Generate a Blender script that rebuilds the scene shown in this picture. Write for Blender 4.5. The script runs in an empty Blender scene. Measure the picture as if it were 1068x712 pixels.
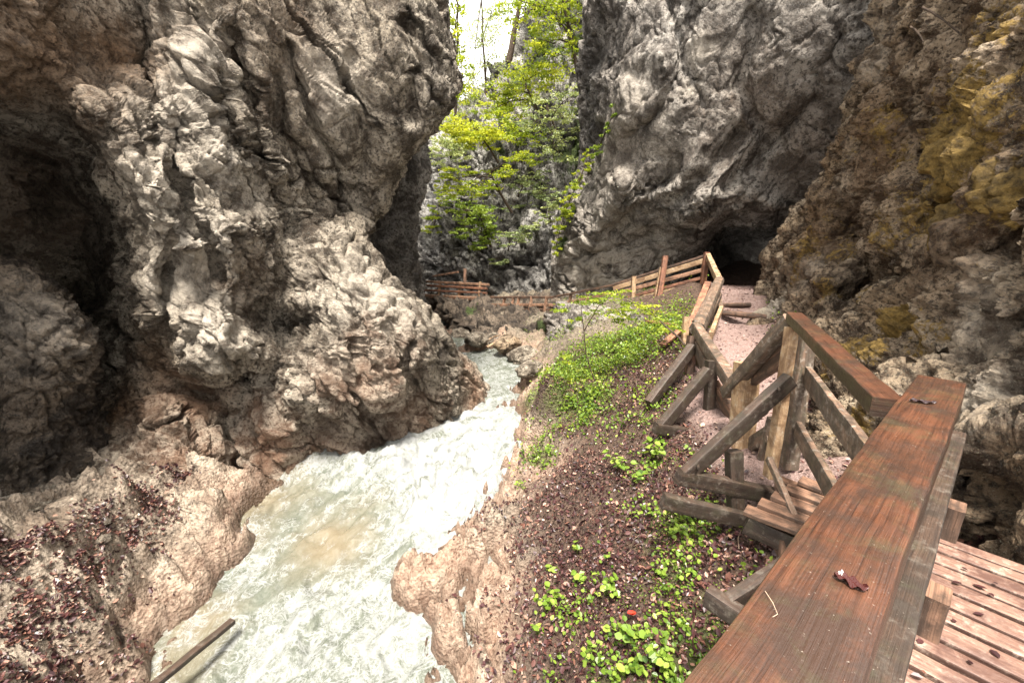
import bpy, bmesh, math, random
import numpy as np
from mathutils import Vector, Matrix

random.seed(7)
RNG = np.random.default_rng(11)
scene = bpy.context.scene
COL = scene.collection

# ------------------------------------------------------------------ camera
F = 448.0                                   # focal length in photo pixels (1068 wide)
PITCH = math.radians(12.8)
CP, SP = math.cos(PITCH), math.sin(PITCH)
cam_d = bpy.data.cameras.new('camera')
cam = bpy.data.objects.new('camera', cam_d)
COL.objects.link(cam)
cam_d.sensor_width = 36.0
cam_d.lens = 36.0 * F / 1068.0
cam_d.clip_start = 0.02
cam_d.clip_end = 2000
cam.location = (0, 0, 0)
cam.rotation_euler = (math.pi / 2 - PITCH, 0, 0)
scene.camera = cam


def rays(px, py):
    u = (np.asarray(px, float) - 534.0) / F
    v = (np.asarray(py, float) - 356.0) / F
    return u, CP - v * SP, -SP - v * CP


def P(px, py, Y):
    """point seen at photo pixel (px, py) at the distance Y along the gorge"""
    a, b, c = rays(px, py)
    Y = np.asarray(Y, float)
    return np.stack(np.broadcast_arrays(a / b * Y, Y, c / b * Y), -1)


def PZ(px, py, z):
    a, b, c = rays(px, py)
    s = z / c
    return np.array([a * s, b * s, z])


# ------------------------------------------------------------------ numpy noise
def _hash(ix, iy, iz, seed):
    h = (ix.astype(np.uint32) * np.uint32(374761393)) ^ (iy.astype(np.uint32) * np.uint32(668265263)) ^ (iz.astype(np.uint32) * np.uint32(2147483647 - 58)) ^ np.uint32((seed * 974711 + 1013) & 0xFFFFFFFF)
    h = (h ^ (h >> np.uint32(13))) * np.uint32(1274126177)
    h = (h ^ (h >> np.uint32(16))) * np.uint32(2246822519)
    return h ^ (h >> np.uint32(15))


def perlin(p, seed=0):
    i = np.floor(p).astype(np.int64)
    f = (p - i)
    w = f * f * f * (f * (f * 6 - 15) + 10)
    out = np.zeros(len(p))
    for dx in (0, 1):
        for dy in (0, 1):
            for dz in (0, 1):
                h = _hash(i[:, 0] + dx, i[:, 1] + dy, i[:, 2] + dz, seed)
                gx = (h & np.uint32(1023)) / 511.5 - 1.0
                gy = ((h >> np.uint32(10)) & np.uint32(1023)) / 511.5 - 1.0
                gz = ((h >> np.uint32(20)) & np.uint32(1023)) / 511.5 - 1.0
                d = gx * (f[:, 0] - dx) + gy * (f[:, 1] - dy) + gz * (f[:, 2] - dz)
                out += d * (w[:, 0] if dx else 1 - w[:, 0]) * (w[:, 1] if dy else 1 - w[:, 1]) * (w[:, 2] if dz else 1 - w[:, 2])
    return out * 1.3


def fbm(p, octv=4, seed=0, gain=0.5):
    a, s, o = 1.0, np.zeros(len(p)), p
    for k in range(octv):
        s += a * perlin(o, seed + k * 17)
        a *= gain
        o = o * 2.03 + 11.7
    return s


def ridged(p, octv=4, seed=0, gain=0.5):
    a, s, o = 1.0, np.zeros(len(p)), p
    for k in range(octv):
        s += a * (1 - 2.2 * np.abs(perlin(o, seed + k * 13)))
        a *= gain
        o = o * 2.07 + 5.3
    return s


def worley(p, seed=0, tilt=False):
    i = np.floor(p).astype(np.int64)
    f1 = np.full(len(p), 9.0)
    f2 = np.full(len(p), 9.0)
    cid = np.zeros(len(p))
    vec = np.zeros(p.shape) if tilt else None
    hid = np.zeros(len(p), np.uint32)
    for dx in (-1, 0, 1):
        for dy in (-1, 0, 1):
            for dz in (-1, 0, 1):
                c = i + np.array([dx, dy, dz])
                h = _hash(c[:, 0], c[:, 1], c[:, 2], seed)
                q = np.stack([(h & np.uint32(1023)) / 1023.0, ((h >> np.uint32(10)) & np.uint32(1023)) / 1023.0, ((h >> np.uint32(20)) & np.uint32(1023)) / 1023.0], -1)
                v = p - (c + q)
                d = np.sqrt((v ** 2).sum(1))
                m = d < f1
                f2 = np.where(m, f1, np.minimum(f2, d))
                cid = np.where(m, (h % np.uint32(997)) / 997.0, cid)
                if tilt:
                    vec[m] = v[m]
                    hid[m] = h[m]
                f1 = np.where(m, d, f1)
    if tilt:                                        # a flat facet per cell, each leaning its own way
        g = _hash(hid, hid >> np.uint32(7), hid >> np.uint32(15), 5)
        gx = (g & np.uint32(1023)) / 511.5 - 1.0
        gy = ((g >> np.uint32(10)) & np.uint32(1023)) / 511.5 - 1.0
        gz = ((g >> np.uint32(20)) & np.uint32(1023)) / 511.5 - 1.0
        return f1, f2, cid, vec[:, 0] * gx + vec[:, 1] * gy + vec[:, 2] * gz
    return f1, f2, cid


def sstep(a, b, x):
    t = np.clip((x - a) / (b - a), 0, 1)
    return t * t * (3 - 2 * t)


class RBF:
    """smooth interpolation of scattered values (multiquadric plus a plane)"""

    def __init__(self, pts, vals, c):
        self.x = np.asarray(pts, float)
        self.c = c
        n, k = self.x.shape
        A = np.zeros((n + k + 1, n + k + 1))
        A[:n, :n] = self.k(self.x)
        A[:n, n] = 1
        A[:n, n + 1:] = self.x
        A[n:, :n] = A[:n, n:].T
        b = np.zeros(n + k + 1)
        b[:n] = vals
        self.w = np.linalg.lstsq(A, b, rcond=None)[0]

    def k(self, q):
        d2 = ((q[:, None, :] - self.x[None]) ** 2).sum(2)
        return -np.sqrt(d2 + self.c ** 2)

    def __call__(self, q):
        q = np.asarray(q, float)
        n = len(self.x)
        out = np.empty(len(q))
        for s in range(0, len(q), 20000):
            e = q[s:s + 20000]
            out[s:s + 20000] = self.k(e) @ self.w[:n] + self.w[n] + e @ self.w[n + 1:]
        return out


# ------------------------------------------------------------------ mesh helpers
def fast_mesh(name, V, faces, smooth=True, uv=None):
    V = np.asarray(V, np.float32)
    Q = np.asarray(faces, np.int32)
    me = bpy.data.meshes.new(name)
    k = Q.shape[1]
    me.vertices.add(len(V))
    me.vertices.foreach_set('co', V.ravel())
    me.loops.add(Q.size)
    me.loops.foreach_set('vertex_index', Q.ravel())
    me.polygons.add(len(Q))
    me.polygons.foreach_set('loop_start', np.arange(0, Q.size, k, dtype=np.int32))
    me.polygons.foreach_set('loop_total', np.full(len(Q), k, np.int32))
    me.polygons.foreach_set('use_smooth', np.full(len(Q), smooth))
    if uv is not None:
        l = me.uv_layers.new(name='UVMap')
        l.data.foreach_set('uv', np.asarray(uv, np.float32)[Q.ravel()].ravel())
    me.update()
    me.validate()
    return me


def attr(me, name, vals):
    a = me.attributes.new(name, 'FLOAT', 'POINT')
    a.data.foreach_set('value', np.asarray(vals, np.float32))


def link(name, me, mat=None, parent=None):
    o = bpy.data.objects.new(name, me)
    COL.objects.link(o)
    if mat and not me.materials:
        me.materials.append(mat)
    if parent:
        o.parent = parent
    return o


def tag(o, label=None, cat=None, group=None, kind=None):
    if label:
        o['label'] = label
    if cat:
        o['category'] = cat
    if group:
        o['group'] = group
    if kind:
        o['kind'] = kind
    return o


def empty(name, loc, label, cat, group=None):
    o = bpy.data.objects.new(name, None)
    COL.objects.link(o)
    o.location = loc
    o.empty_display_size = 0.2
    return tag(o, label, cat, group)


def grid_faces(nr, nc):
    i = np.arange(nr * nc).reshape(nr, nc)
    return np.stack([i[:-1, :-1], i[:-1, 1:], i[1:, 1:], i[1:, :-1]], -1).reshape(-1, 4)


def grid_normals(G):
    du = np.gradient(G, axis=1)
    dv = np.gradient(G, axis=0)
    n = np.cross(dv, du)
    return n / (np.linalg.norm(n, axis=2, keepdims=True) + 1e-9)


def blur(G, n):
    for _ in range(n):
        H = np.pad(G, ((1, 1), (1, 1), (0, 0)), mode='edge')
        G = (H[:-2, 1:-1] + H[2:, 1:-1] + H[1:-1, :-2] + H[1:-1, 2:] + 4 * G) / 8
    return G


# ------------------------------------------------------------------ materials
def new_mat(name):
    m = bpy.data.materials.new(name)
    m.use_nodes = True
    nt = m.node_tree
    nt.nodes.clear()
    return m, nt


class N:
    """small node-graph helper"""

    def __init__(self, nt):
        self.nt = nt

    def node(self, t, **kw):
        n = self.nt.nodes.new(t)
        for k, v in kw.items():
            setattr(n, k, v)
        return n

    def ln(self, a, b):
        self.nt.links.new(a, b)

    def val(self, sock, v):
        if isinstance(v, (int, float)):
            sock.default_value = v
        elif isinstance(v, (tuple, list)):
            sock.default_value = v if len(v) == len(sock.default_value) else tuple(v) + (1,)
        else:
            self.ln(v, sock)

    def noise(self, vec, scale, detail=4, rough=0.55, dist=0.0, out='Fac'):
        n = self.node('ShaderNodeTexNoise')
        self.ln(vec, n.inputs['Vector'])
        n.inputs['Scale'].default_value = scale
        n.inputs['Detail'].default_value = detail
        n.inputs['Roughness'].default_value = rough
        n.inputs['Distortion'].default_value = dist
        return n.outputs[out]

    def voro(self, vec, scale, feature='F1', out='Distance'):
        n = self.node('ShaderNodeTexVoronoi', feature=feature)
        self.ln(vec, n.inputs['Vector'])
        n.inputs['Scale'].default_value = scale
        return n.outputs[out]

    def ramp(self, fac, stops, interp='LINEAR'):
        n = self.node('ShaderNodeValToRGB')
        n.color_ramp.interpolation = interp
        el = n.color_ramp.elements
        while len(el) < len(stops):
            el.new(0.5)
        for e, (p, c) in zip(el, stops):
            e.position = p
            e.color = tuple(c) + (1,) if isinstance(c, (tuple, list)) else (c, c, c, 1)
        self.ln(fac, n.inputs['Fac'])
        return n.outputs['Color']

    def mix(self, fac, a, b, mode='MIX'):
        n = self.node('ShaderNodeMix', data_type='RGBA', blend_type=mode)
        self.val(n.inputs[0], fac)
        self.val(n.inputs[6], a)
        self.val(n.inputs[7], b)
        return n.outputs[2]

    def math(self, op, a, b=0.0, c=0.0):
        n = self.node('ShaderNodeMath', operation=op)
        self.val(n.inputs[0], a)
        self.val(n.inputs[1], b)
        if op == 'MULTIPLY_ADD':
            self.val(n.inputs[2], c)
        return n.outputs[0]

    def attr(self, name):
        return self.node('ShaderNodeAttribute', attribute_name=name).outputs['Fac']

    def mapping(self, vec, scale=(1, 1, 1), rot=(0, 0, 0), loc=(0, 0, 0)):
        n = self.node('ShaderNodeMapping')
        self.val(n.inputs['Vector'], vec)
        n.inputs['Scale'].default_value = scale
        n.inputs['Rotation'].default_value = rot
        n.inputs['Location'].default_value = loc
        return n.outputs[0]

    def bump(self, h, strength, dist, normal=None):
        n = self.node('ShaderNodeBump')
        self.ln(h, n.inputs['Height'])
        n.inputs['Strength'].default_value = strength
        n.inputs['Distance'].default_value = dist
        if normal is not None:
            self.ln(normal, n.inputs['Normal'])
        return n.outputs[0]

    def out(self, shader):
        o = self.node('ShaderNodeOutputMaterial')
        self.ln(shader, o.inputs['Surface'])

    def bsdf(self, color, rough=0.8, spec=0.3, normal=None, **kw):
        b = self.node('ShaderNodeBsdfPrincipled')
        self.val(b.inputs['Base Color'], color)
        self.val(b.inputs['Roughness'], rough)
        self.val(b.inputs['Specular IOR Level'], spec)
        if normal is not None:
            self.ln(normal, b.inputs['Normal'])
        for k, v in kw.items():
            self.val(b.inputs[k], v)
        return b.outputs[0]


def rock_material(name, pale, mid, dark, scale=1.0, streak=0.3, rough=0.75, spec=0.3):
    """limestone: patches of pale, mid and dark stone; masks carry moss, pink sinter, wet stain and painted shade"""
    m, nt = new_mat(name)
    g = N(nt)
    obj = g.node('ShaderNodeTexCoord').outputs['Object']
    big = g.noise(obj, 0.55 * scale, 5, 0.6, 0.6)
    med = g.noise(obj, 2.6 * scale, 6, 0.65, 0.4)
    fine = g.noise(obj, 17 * scale, 5, 0.7)
    grit = g.noise(obj, 60 * scale, 3, 0.7)
    c = g.mix(g.ramp(big, [(0.36, 0.0), (0.62, 1.0)]), mid, pale)
    c = g.mix(g.ramp(med, [(0.42, 1.0), (0.55, 0.0)]), c, dark)
    # dark runs of damp going down the face
    sv = g.mapping(obj, scale=(2.2 * scale, 2.2 * scale, 0.28 * scale))
    run = g.noise(sv, 1.0, 4, 0.6, 0.3)
    c = g.mix(g.math('MULTIPLY', g.ramp(run, [(0.50, 0.0), (0.66, 1.0)]), streak), c, tuple(x * 0.35 for x in dark))
    # speckle
    c = g.mix(g.ramp(fine, [(0.40, 0.9), (0.5, 0.0)]), c, tuple(x * 0.5 for x in dark))
    c = g.mix(g.ramp(grit, [(0.56, 0.0), (0.72, 0.5)]), c, tuple(min(.62, x * 1.35) for x in pale))
    # pale crust patches, where the mask asks for them
    c = g.mix(g.math('MULTIPLY', g.attr('crust'), g.ramp(med, [(0.36, 0.15), (0.52, 1.0)])), c, (0.60, 0.53, 0.44))
    brown = g.mix(g.ramp(fine, [(0.35, 0.0), (0.65, 1.0)]), (0.055, 0.030, 0.016), (0.26, 0.155, 0.085))
    c = g.mix(g.math('MULTIPLY', g.attr('earth'), g.ramp(med, [(0.30, 0.6), (0.60, 1.0)])), c, brown)
    pink = g.mix(g.ramp(fine, [(0.3, 0.0), (0.7, 1.0)]), (0.24, 0.115, 0.065), (0.52, 0.34, 0.235))
    c = g.mix(g.math('MULTIPLY', g.attr('pink'), g.ramp(med, [(0.30, 1.0), (0.68, 0.55)])), c, pink)
    mb_ = g.noise(obj, 22 * scale, 4, .75)
    moss = g.mix(g.ramp(g.noise(obj, 9 * scale, 4, 0.7), [(0.35, 0.0), (0.65, 1.0)]), (0.085, 0.053, 0.015), (0.40, 0.26, 0.075))
    mk = g.math('ADD', g.attr('moss'), g.math('MULTIPLY_ADD', g.noise(obj, 4.5 * scale, 6, 0.78), 1.7, -0.86))
    mk = g.math('ADD', mk, g.math('MULTIPLY_ADD', mb_, .9, -.42))
    mk = g.math('MULTIPLY', g.ramp(mk, [(0.42, 0.0), (0.6, 1.0)]), g.ramp(g.attr('moss'), [(0.02, 0.0), (0.25, 1.0)]))
    c = g.mix(mk, c, moss)
    green = g.mix(g.ramp(fine, [(0.35, 0.0), (0.65, 1.0)]), (0.022, 0.030, 0.010), (0.10, 0.14, 0.035))
    gk = g.math('MULTIPLY', g.ramp(g.math('ADD', g.attr('green'), g.math('MULTIPLY_ADD', med, 1.4, -0.8)), [(0.42, 0.0), (0.58, 1.0)]), g.ramp(g.attr('green'), [(0.02, 0.0), (0.25, 1.0)]))
    c = g.mix(gk, c, green)
    wet = g.attr('wet')  # damp stone, and shade painted into cave, recess and wall seam
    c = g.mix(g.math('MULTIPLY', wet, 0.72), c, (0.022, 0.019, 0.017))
    wv = g.node('ShaderNodeVectorMath', operation='MULTIPLY_ADD')
    g.ln(g.noise(obj, 5 * scale, 3, .6, out='Color'), wv.inputs[0])
    wv.inputs[1].default_value = (.12 / scale,) * 3
    g.ln(obj, wv.inputs[2])
    wob = wv.outputs[0]
    crk = g.voro(wob, 5.5 * scale, 'DISTANCE_TO_EDGE')
    crk2 = g.voro(wob, 17 * scale, 'DISTANCE_TO_EDGE')
    ck = g.math('ADD', g.math('MULTIPLY', g.ramp(crk, [(0.0, 0.), (.09, 1.)]), .7), g.math('MULTIPLY', g.ramp(crk2, [(0.0, 0.), (.16, 1.)]), .4))
    pit = g.ramp(g.voro(wob, 30 * scale), [(.12, 0.), (.38, 1.)])
    h = g.math('ADD', g.noise(wob, 7 * scale, 8, 0.74, 0.2), g.math('MULTIPLY', ck, .22))
    h = g.math('ADD', h, g.math('MULTIPLY', pit, .12))
    n1 = g.bump(h, 1.0, 0.15 / scale)
    n2 = g.bump(g.noise(obj, 42 * scale, 5, 0.78), 0.8, 0.03 / scale, n1)
    r = g.math('SUBTRACT', g.math('MULTIPLY_ADD', fine, 0.25, rough - 0.12), g.math('MULTIPLY', wet, 0.28))
    g.out(g.bsdf(c, r, spec, n2))
    return m
# ------------------------------------------------------------------ rock faces
def lin(knots):
    k = np.array(knots, float)
    return lambda y: np.interp(y, k[:, 0], k[:, 1])


def seg_dist(q, pl):
    best = np.full(len(q), 99.0)
    for a, b in zip(pl[:-1], pl[1:]):
        ab = b - a
        t = np.clip(((q - a) @ ab) / (ab @ ab), 0, 1)
        best = np.minimum(best, np.linalg.norm(q - (a + t[:, None] * ab), axis=1))
    return best


def smooth1(a, n):
    for _ in range(n):
        p = np.pad(a, 1, mode='edge')
        a = (p[:-2] + 2 * p[1:-1] + p[2:]) / 4
    return a


def displace(W, o, calm=None):
    """big swells, leaning facets, cracks, strata, rubble and pits, added up along the normal"""
    f = o.get('f', 1.0)
    q = W * f
    for e, k in o.get('elong', ()):
        e = np.array(e, float)
        e /= np.linalg.norm(e)
        q = q - k * (q @ e)[:, None] * e
    q = q + 0.22 * np.stack([fbm(q * 0.9, 2, 1), fbm(q * 0.9, 2, 2), fbm(q * 0.9, 2, 3)], -1)
    q2 = q + 0.07 * np.stack([fbm(q * 4, 2, 4), fbm(q * 4, 2, 5), fbm(q * 4, 2, 6)], -1)
    a = o['amp']
    s = o.get('seed', 0)
    k1 = 1.0 if calm is None else 1 - .65 * calm
    k2 = 1.0 if calm is None else 1 - .8 * calm
    d = a[0] * fbm(q * 0.42, 3, s)
    d += k1 * a[1] * (ridged(q * 0.9, 5, s + 3, .55) - 0.9)
    f1, f2, cid, tl = worley(q2 * 1.15, s + 5, True)
    d += k1 * a[2] * (0.9 * tl + 0.25 * (cid - .5) - 0.75 * np.exp(-((f2 - f1) / .045) ** 2))
    f1, f2, cid, tl = worley(q2 * 3.1 + 3.1, s + 6, True)
    m = sstep(-0.3, 0.3, fbm(q * 0.7, 2, s + 31))
    d += k2 * a[3] * (0.4 + 0.8 * m) * (1.0 * tl + 0.4 * (cid - 0.5) - 0.9 * np.exp(-((f2 - f1) / .07) ** 2))
    f1, f2, cid, tl = worley(q2 * 8.5 + 1.7, s + 16, True)
    m = sstep(-0.2, 0.4, fbm(q * 1.1 + 9, 2, s + 33))
    d -= k2 * a[4] * .8 * m * np.exp(-((f2 - f1) / .10) ** 2)
    d += k2 * a[4] * (m * (.6 * tl + .7 * (.5 - f1) + 0.4 * (cid - 0.5)) + .8 * fbm(q * 9, 4, s + 7, 0.65))
    if a[5]:
        dr = np.array(o['strata'], float)
        dr /= np.linalg.norm(dr)
        t = (q @ dr) * o.get('sf', 2.5) + 0.7 * fbm(q * 0.7, 3, s + 9) + .12 * fbm(q * 5, 2, s + 11)
        saw = t - np.floor(t)
        saw = np.where(saw < .85, saw / .85, (1 - saw) / .15)
        t2 = t * 2.7 + 0.4 * fbm(q * 2.2, 2, s + 10)
        sw2 = t2 - np.floor(t2)
        sw2 = np.where(sw2 < .8, sw2 / .8, (1 - sw2) / .2)
        mm = sstep(-.35, .3, fbm(q * .6, 2, s + 12))
        d += k1 * a[5] * mm * ((saw - 0.5) + 0.45 * (sw2 - 0.5))
    if len(a) > 6 and a[6]:                      # pits
        f1, f2, cid = worley(q2 * 5.0 + 9.7, s + 8)
        pm = sstep(0.0, .4, fbm(q * 0.9 + 4, 2, s + 14))
        d -= k2 * a[6] * pm * sstep(.42, .10, f1)
    if len(a) > 7:                               # rounded knobs with creases between them
        g1, g2, gc = worley(q2 * 0.95 + 5.5, s + 21)
        d += k1 * a[7] * (0.45 - np.minimum(g1, 1) ** 1.5)
        g1, g2, gc = worley(q2 * 2.3 + 2.2, s + 22)
        d += k1 * a[7] * .38 * (0.45 - np.minimum(g1, 1) ** 1.5)
        g1, g2, gc = worley(q2 * 5.5 + 7.2, s + 23)
        d += k2 * a[7] * .15 * (0.45 - np.minimum(g1, 1) ** 1.5)
    # long open joints
    for i, (jd, jf, ja) in enumerate(o.get('joints', ())):
        jd = np.array(jd, float)
        jd /= np.linalg.norm(jd)
        t = (W @ jd) * jf + .55 * fbm(W * .5, 3, s + 50 + i) + .06 * fbm(W * 4, 2, s + 60 + i)
        t = np.abs(t - np.round(t)) / jf
        jm = sstep(-.1, .25, fbm(W * .45 + 3 * i, 2, s + 70 + i))
        d -= 1.3 * jm * ja * np.exp(-(t / .04) ** 2)
        d += jm * ja * .35 * np.exp(-(t / .25) ** 2)
    return d


def resample(G, axis, n, wgt):
    """spread the points of a base surface evenly over its real area as well as over the view"""
    if axis == 0:
        return resample(G.transpose(1, 0, 2), 1, n, wgt.T).transpose(1, 0, 2)
    dG = np.linalg.norm(np.diff(G, axis=1), axis=2)
    rng_ = np.linalg.norm(G, axis=2)
    ds = dG / (.5 * (rng_[:, 1:] + rng_[:, :-1])) * .5 * (wgt[:, 1:] + wgt[:, :-1]) + 1e-6
    cum = np.concatenate([np.zeros((len(G), 1)), np.cumsum(ds, 1)], 1)
    cum /= cum[:, -1:]
    for _ in range(10):
        cum = np.vstack([cum[:1], (cum[:-2] + 2 * cum[1:-1] + cum[2:]) / 4, cum[-1:]])
    t = np.linspace(0, 1, n)
    out = np.empty((len(G), n, 3))
    for i in range(len(G)):
        for k in range(3):
            out[i, :, k] = np.interp(t, cum[i], G[i, :, k])
    return out


def inview(G):
    yc = G[..., 1] * CP - G[..., 2] * SP
    zc = G[..., 1] * SP + G[..., 2] * CP
    yc = np.maximum(yc, .05)
    px, py = 534 + F * G[..., 0] / yc, 356 - F * zc / yc
    m = (px > -25) & (px < 1095) & (py > -25) & (py < 740)
    w = np.where(m, 1.0, .22)
    for _ in range(6):
        w = np.pad(w, 1, mode='edge')
        w = (w[:-2, 1:-1] + w[2:, 1:-1] + w[1:-1, :-2] + w[1:-1, 2:]) / 4
    return w


def rock_body(name, mat, py, L, R, pts, o, wl=None, wr=None, ncol=300, tp=1.0, spots=(), wt=None, label=None):
    """a rock face given by its outline and by scattered distances, with its edges turned away to the back"""
    pts = np.array(pts, float)
    fld = RBF(pts[:, :2], pts[:, 2], o.get('c', 22.0))
    py = np.asarray(py, float)
    s = np.linspace(0, 1, ncol)
    t = s if tp == 1.0 else (1 - (1 - s) ** tp if tp > 0 else s ** (-tp))
    l, r = smooth1(L(py), 3)[:, None], smooth1(R(py), 3)[:, None]
    px = l + t[None] * (r - l)
    PY = np.repeat(py[:, None], ncol, 1)
    Y = fld(np.stack([px.ravel(), PY.ravel()], -1)).reshape(px.shape)
    QQ = np.stack([px.ravel(), PY.ravel()], -1)
    QQ = QQ + 7 * np.stack([fbm(np.column_stack([QQ * .02, 0 * QQ[:, 0]]), 3, 301), fbm(np.column_stack([QQ * .02, 0 * QQ[:, 0]]), 3, 302)], -1)
    for pl, w_, a_ in o.get('lines', ()):            # ribs (towards the gorge) and gullies (into the rock)
        dd = seg_dist(QQ, np.array(pl, float)).reshape(px.shape)
        Y = Y + a_ * np.exp(-(dd / w_) ** 2)
    for w, edge, sg in ((wl, l, 1), (wr, r, -1)):
        if w:
            d = np.clip(np.abs(px - edge) / w[0], 0, 1)
            Y = Y + w[1] * (1 - np.sqrt(np.clip(1 - (1 - d) ** 2, 0, 1)))
    if wt:
        d = np.clip((PY - py[0]) / wt[0], 0, 1)
        Y = Y + wt[1] * (1 - np.sqrt(np.clip(1 - (1 - d) ** 2, 0, 1)))
    nb = 14
    for w, left in ((wl, True), (wr, False)):
        if not w:
            continue
        k = np.arange(1, nb + 1)[None]
        if left:
            bx = px[:, :1] + (k[:, ::-1] ** 1.35) * w[2]
            by = Y[:, :1] + (k[:, ::-1] ** 1.15) * w[3]
            px, Y = np.hstack([bx, px]), np.hstack([by, Y])
            PY = np.hstack([np.repeat(py[:, None], nb, 1), PY])
        else:
            bx = px[:, -1:] - (k ** 1.35) * w[2]
            by = Y[:, -1:] + (k ** 1.15) * w[3]
            px, Y = np.hstack([px, bx]), np.hstack([Y, by])
            PY = np.hstack([PY, np.repeat(py[:, None], nb, 1)])
    if wt:
        k = np.arange(nb, 0, -1)[:, None]
        px = np.vstack([np.repeat(px[:1], nb, 0), px])
        Y = np.vstack([Y[:1] + k * wt[3], Y])
        PY = np.vstack([PY[:1] + k * wt[2], PY])
    Y = np.maximum(Y, 1.0)
    G = P(px, PY, Y)
    nr, nc = px.shape
    nc = int(nc * o.get('dens', 1.6))
    G = resample(G, 1, nc, inview(G))
    nr = int(nr * o.get('densv', 1.35))
    G = resample(G, 0, nr, inview(G))
    G = blur(G, 2)
    Nn = grid_normals(blur(G, o.get('nb', 24)))
    W = G.reshape(-1, 3)
    masks = {k: np.zeros(len(W)) for k in ('moss', 'pink', 'green', 'wet', 'crust', 'earth', 'calm')}
    wob = 1 + 0.45 * fbm(W * 0.9, 3, 77)
    for (m, x, y, rad, wgt) in spots:
        yy = fld([[x, y]])[0]
        c = P(x, y, yy)
        q = np.sqrt(((W - c) ** 2).sum(1)) / (rad / F * yy) * wob
        masks[m] = np.maximum(masks[m], wgt * np.exp(-(q ** 2) * 1.1))
    d = displace(W, o, masks.pop('calm'))
    fade = o.get('near')
    if fade:
        d = d * np.clip(W[:, 1] / fade, 0.25, 1)
    V = W + Nn.reshape(-1, 3) * d[:, None] * o.get('sign', 1)
    me = fast_mesh(name, V, grid_faces(nr, nc))
    for m, v in masks.items():
        attr(me, m, v)
    ob = link(name, me, mat)
    tag(ob, label, 'cliff', None, 'structure')
    return ob


M_left = rock_material('limestone_warm', (0.56, 0.485, 0.39), (0.34, 0.28, 0.21), (0.085, 0.062, 0.043), 1.0, 0.3)
M_grey = rock_material('limestone_grey', (0.54, 0.495, 0.44), (0.36, 0.315, 0.27), (0.12, 0.10, 0.083), 0.7, 0.4)
M_brown = rock_material('sinter_brown', (0.54, 0.43, 0.31), (0.32, 0.215, 0.125), (0.07, 0.042, 0.024), 1.3, 0.2)
M_dark = rock_material('dark_rock_and_shade', (0.27, 0.21, 0.155), (0.14, 0.105, 0.077), (0.045, 0.034, 0.026), 1.2, 0.3, .62)  # dark stone; on the corner block it paints the overhang's shade
M_far = rock_material('limestone_far', (0.74, 0.71, 0.66), (0.46, 0.43, 0.385), (0.075, 0.065, 0.055), 0.7, 0.4)  # lightened in place of haze over the far cliff

dense = lambda a, b, st: np.arange(a, b, st)
rows_main = np.concatenate([np.linspace(-460, -12, 40), dense(-10, 540, 1.9)])

# --- left wall, from the cave on the left to the nose over the rapids
S_left = lin([(-460, 300), (-300, 372), (-200, 410), (-100, 440), (0, 465), (50, 474), (90, 478), (108, 474), (125, 462), (140, 450), (158, 432), (170, 424),
              (190, 412), (207, 405), (230, 392), (248, 380), (258, 380), (268, 388), (285, 402), (305, 424), (320, 440), (350, 467), (370, 480), (395, 500),
              (410, 512), (425, 510), (440, 490), (460, 470), (540, 440)])
pts_left = [
    (-420, -300, 3.5), (-100, -300, 5.5), (100, -300, 7.0), (260, -300, 8.6), (-420, 0, 2.6), (-420, 300, 2.6), (-420, 560, 2.6), (-200, 0, 3.9), (-200, 200, 4.6), (-150, 400, 4.6),
    (0, 0, 5.1), (60, 30, 5.7), (110, 30, 6.3), (150, 20, 6.6), (158, 60, 6.75), (185, 60, 6.55), (240, 30, 7.0), (300, 20, 8.0),
    (330, 80, 8.3), (400, 60, 8.7), (460, 60, 9.2), (345, 20, 8.5), (465, 110, 9.2), (400, 160, 9.3), (340, 150, 8.6), (360, 220, 9.6), (380, 195, 9.7),
    (0, 110, 5.9), (0, 150, 8.0), (0, 230, 8.4), (40, 150, 8.0), (40, 110, 6.0), (60, 90, 6.0), (90, 130, 6.0), (85, 165, 7.9), (120, 180, 6.1), (115, 225, 8.4), (60, 240, 9.0), (60, 300, 10.6), (110, 300, 10.0), (20, 280, 9.6),
    (142, 215, 6.1), (150, 250, 6.2), (138, 290, 6.6), (128, 310, 8.3), (150, 330, 6.4), (100, 350, 8.4), (40, 350, 7.6),
    (180, 140, 6.2), (200, 200, 6.0), (215, 100, 6.5), (240, 160, 6.5), (250, 240, 6.2), (215, 262, 5.9), (190, 285, 6.05), (240, 290, 6.1), (225, 330, 5.7), (195, 330, 5.8), (265, 330, 6.3), (290, 345, 7.1), (262, 210, 7.0),
    (270, 150, 7.2), (300, 200, 8.0), (310, 260, 7.7), (290, 300, 7.4), (275, 120, 7.4), (330, 300, 7.2),
    (190, 380, 5.9), (235, 375, 5.7), (225, 402, 6.4), (200, 415, 6.7), (240, 425, 6.9), (270, 400, 6.9), (270, 375, 6.2), (290, 420, 6.5), (255, 455, 6.5),
    (160, 370, 6.6), (130, 390, 7.2), (120, 430, 6.7), (170, 430, 6.0), (200, 455, 6.1), (120, 480, 5.4), (60, 480, 5.6), (0, 480, 4.8), (160, 490, 5.5),
    (340, 330, 6.7), (350, 280, 7.4), (365, 268, 7.6), (400, 300, 7.3), (430, 325, 7.4), (380, 340, 6.5), (330, 380, 6.3), (390, 390, 6.5), (440, 380, 7.2), (470, 390, 8.0), (500, 408, 9.0),
    (350, 430, 6.5), (330, 450, 6.9), (400, 440, 7.0), (440, 430, 7.5), (380, 470, 7.1), (300, 465, 6.6), (460, 440, 8.0), (240, 490, 6.3), (340, 540, 6.6), (440, 540, 7.6), (200, 540, 5.2), (60, 540, 4.0), (0, 540, 4.0),
]
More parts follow.
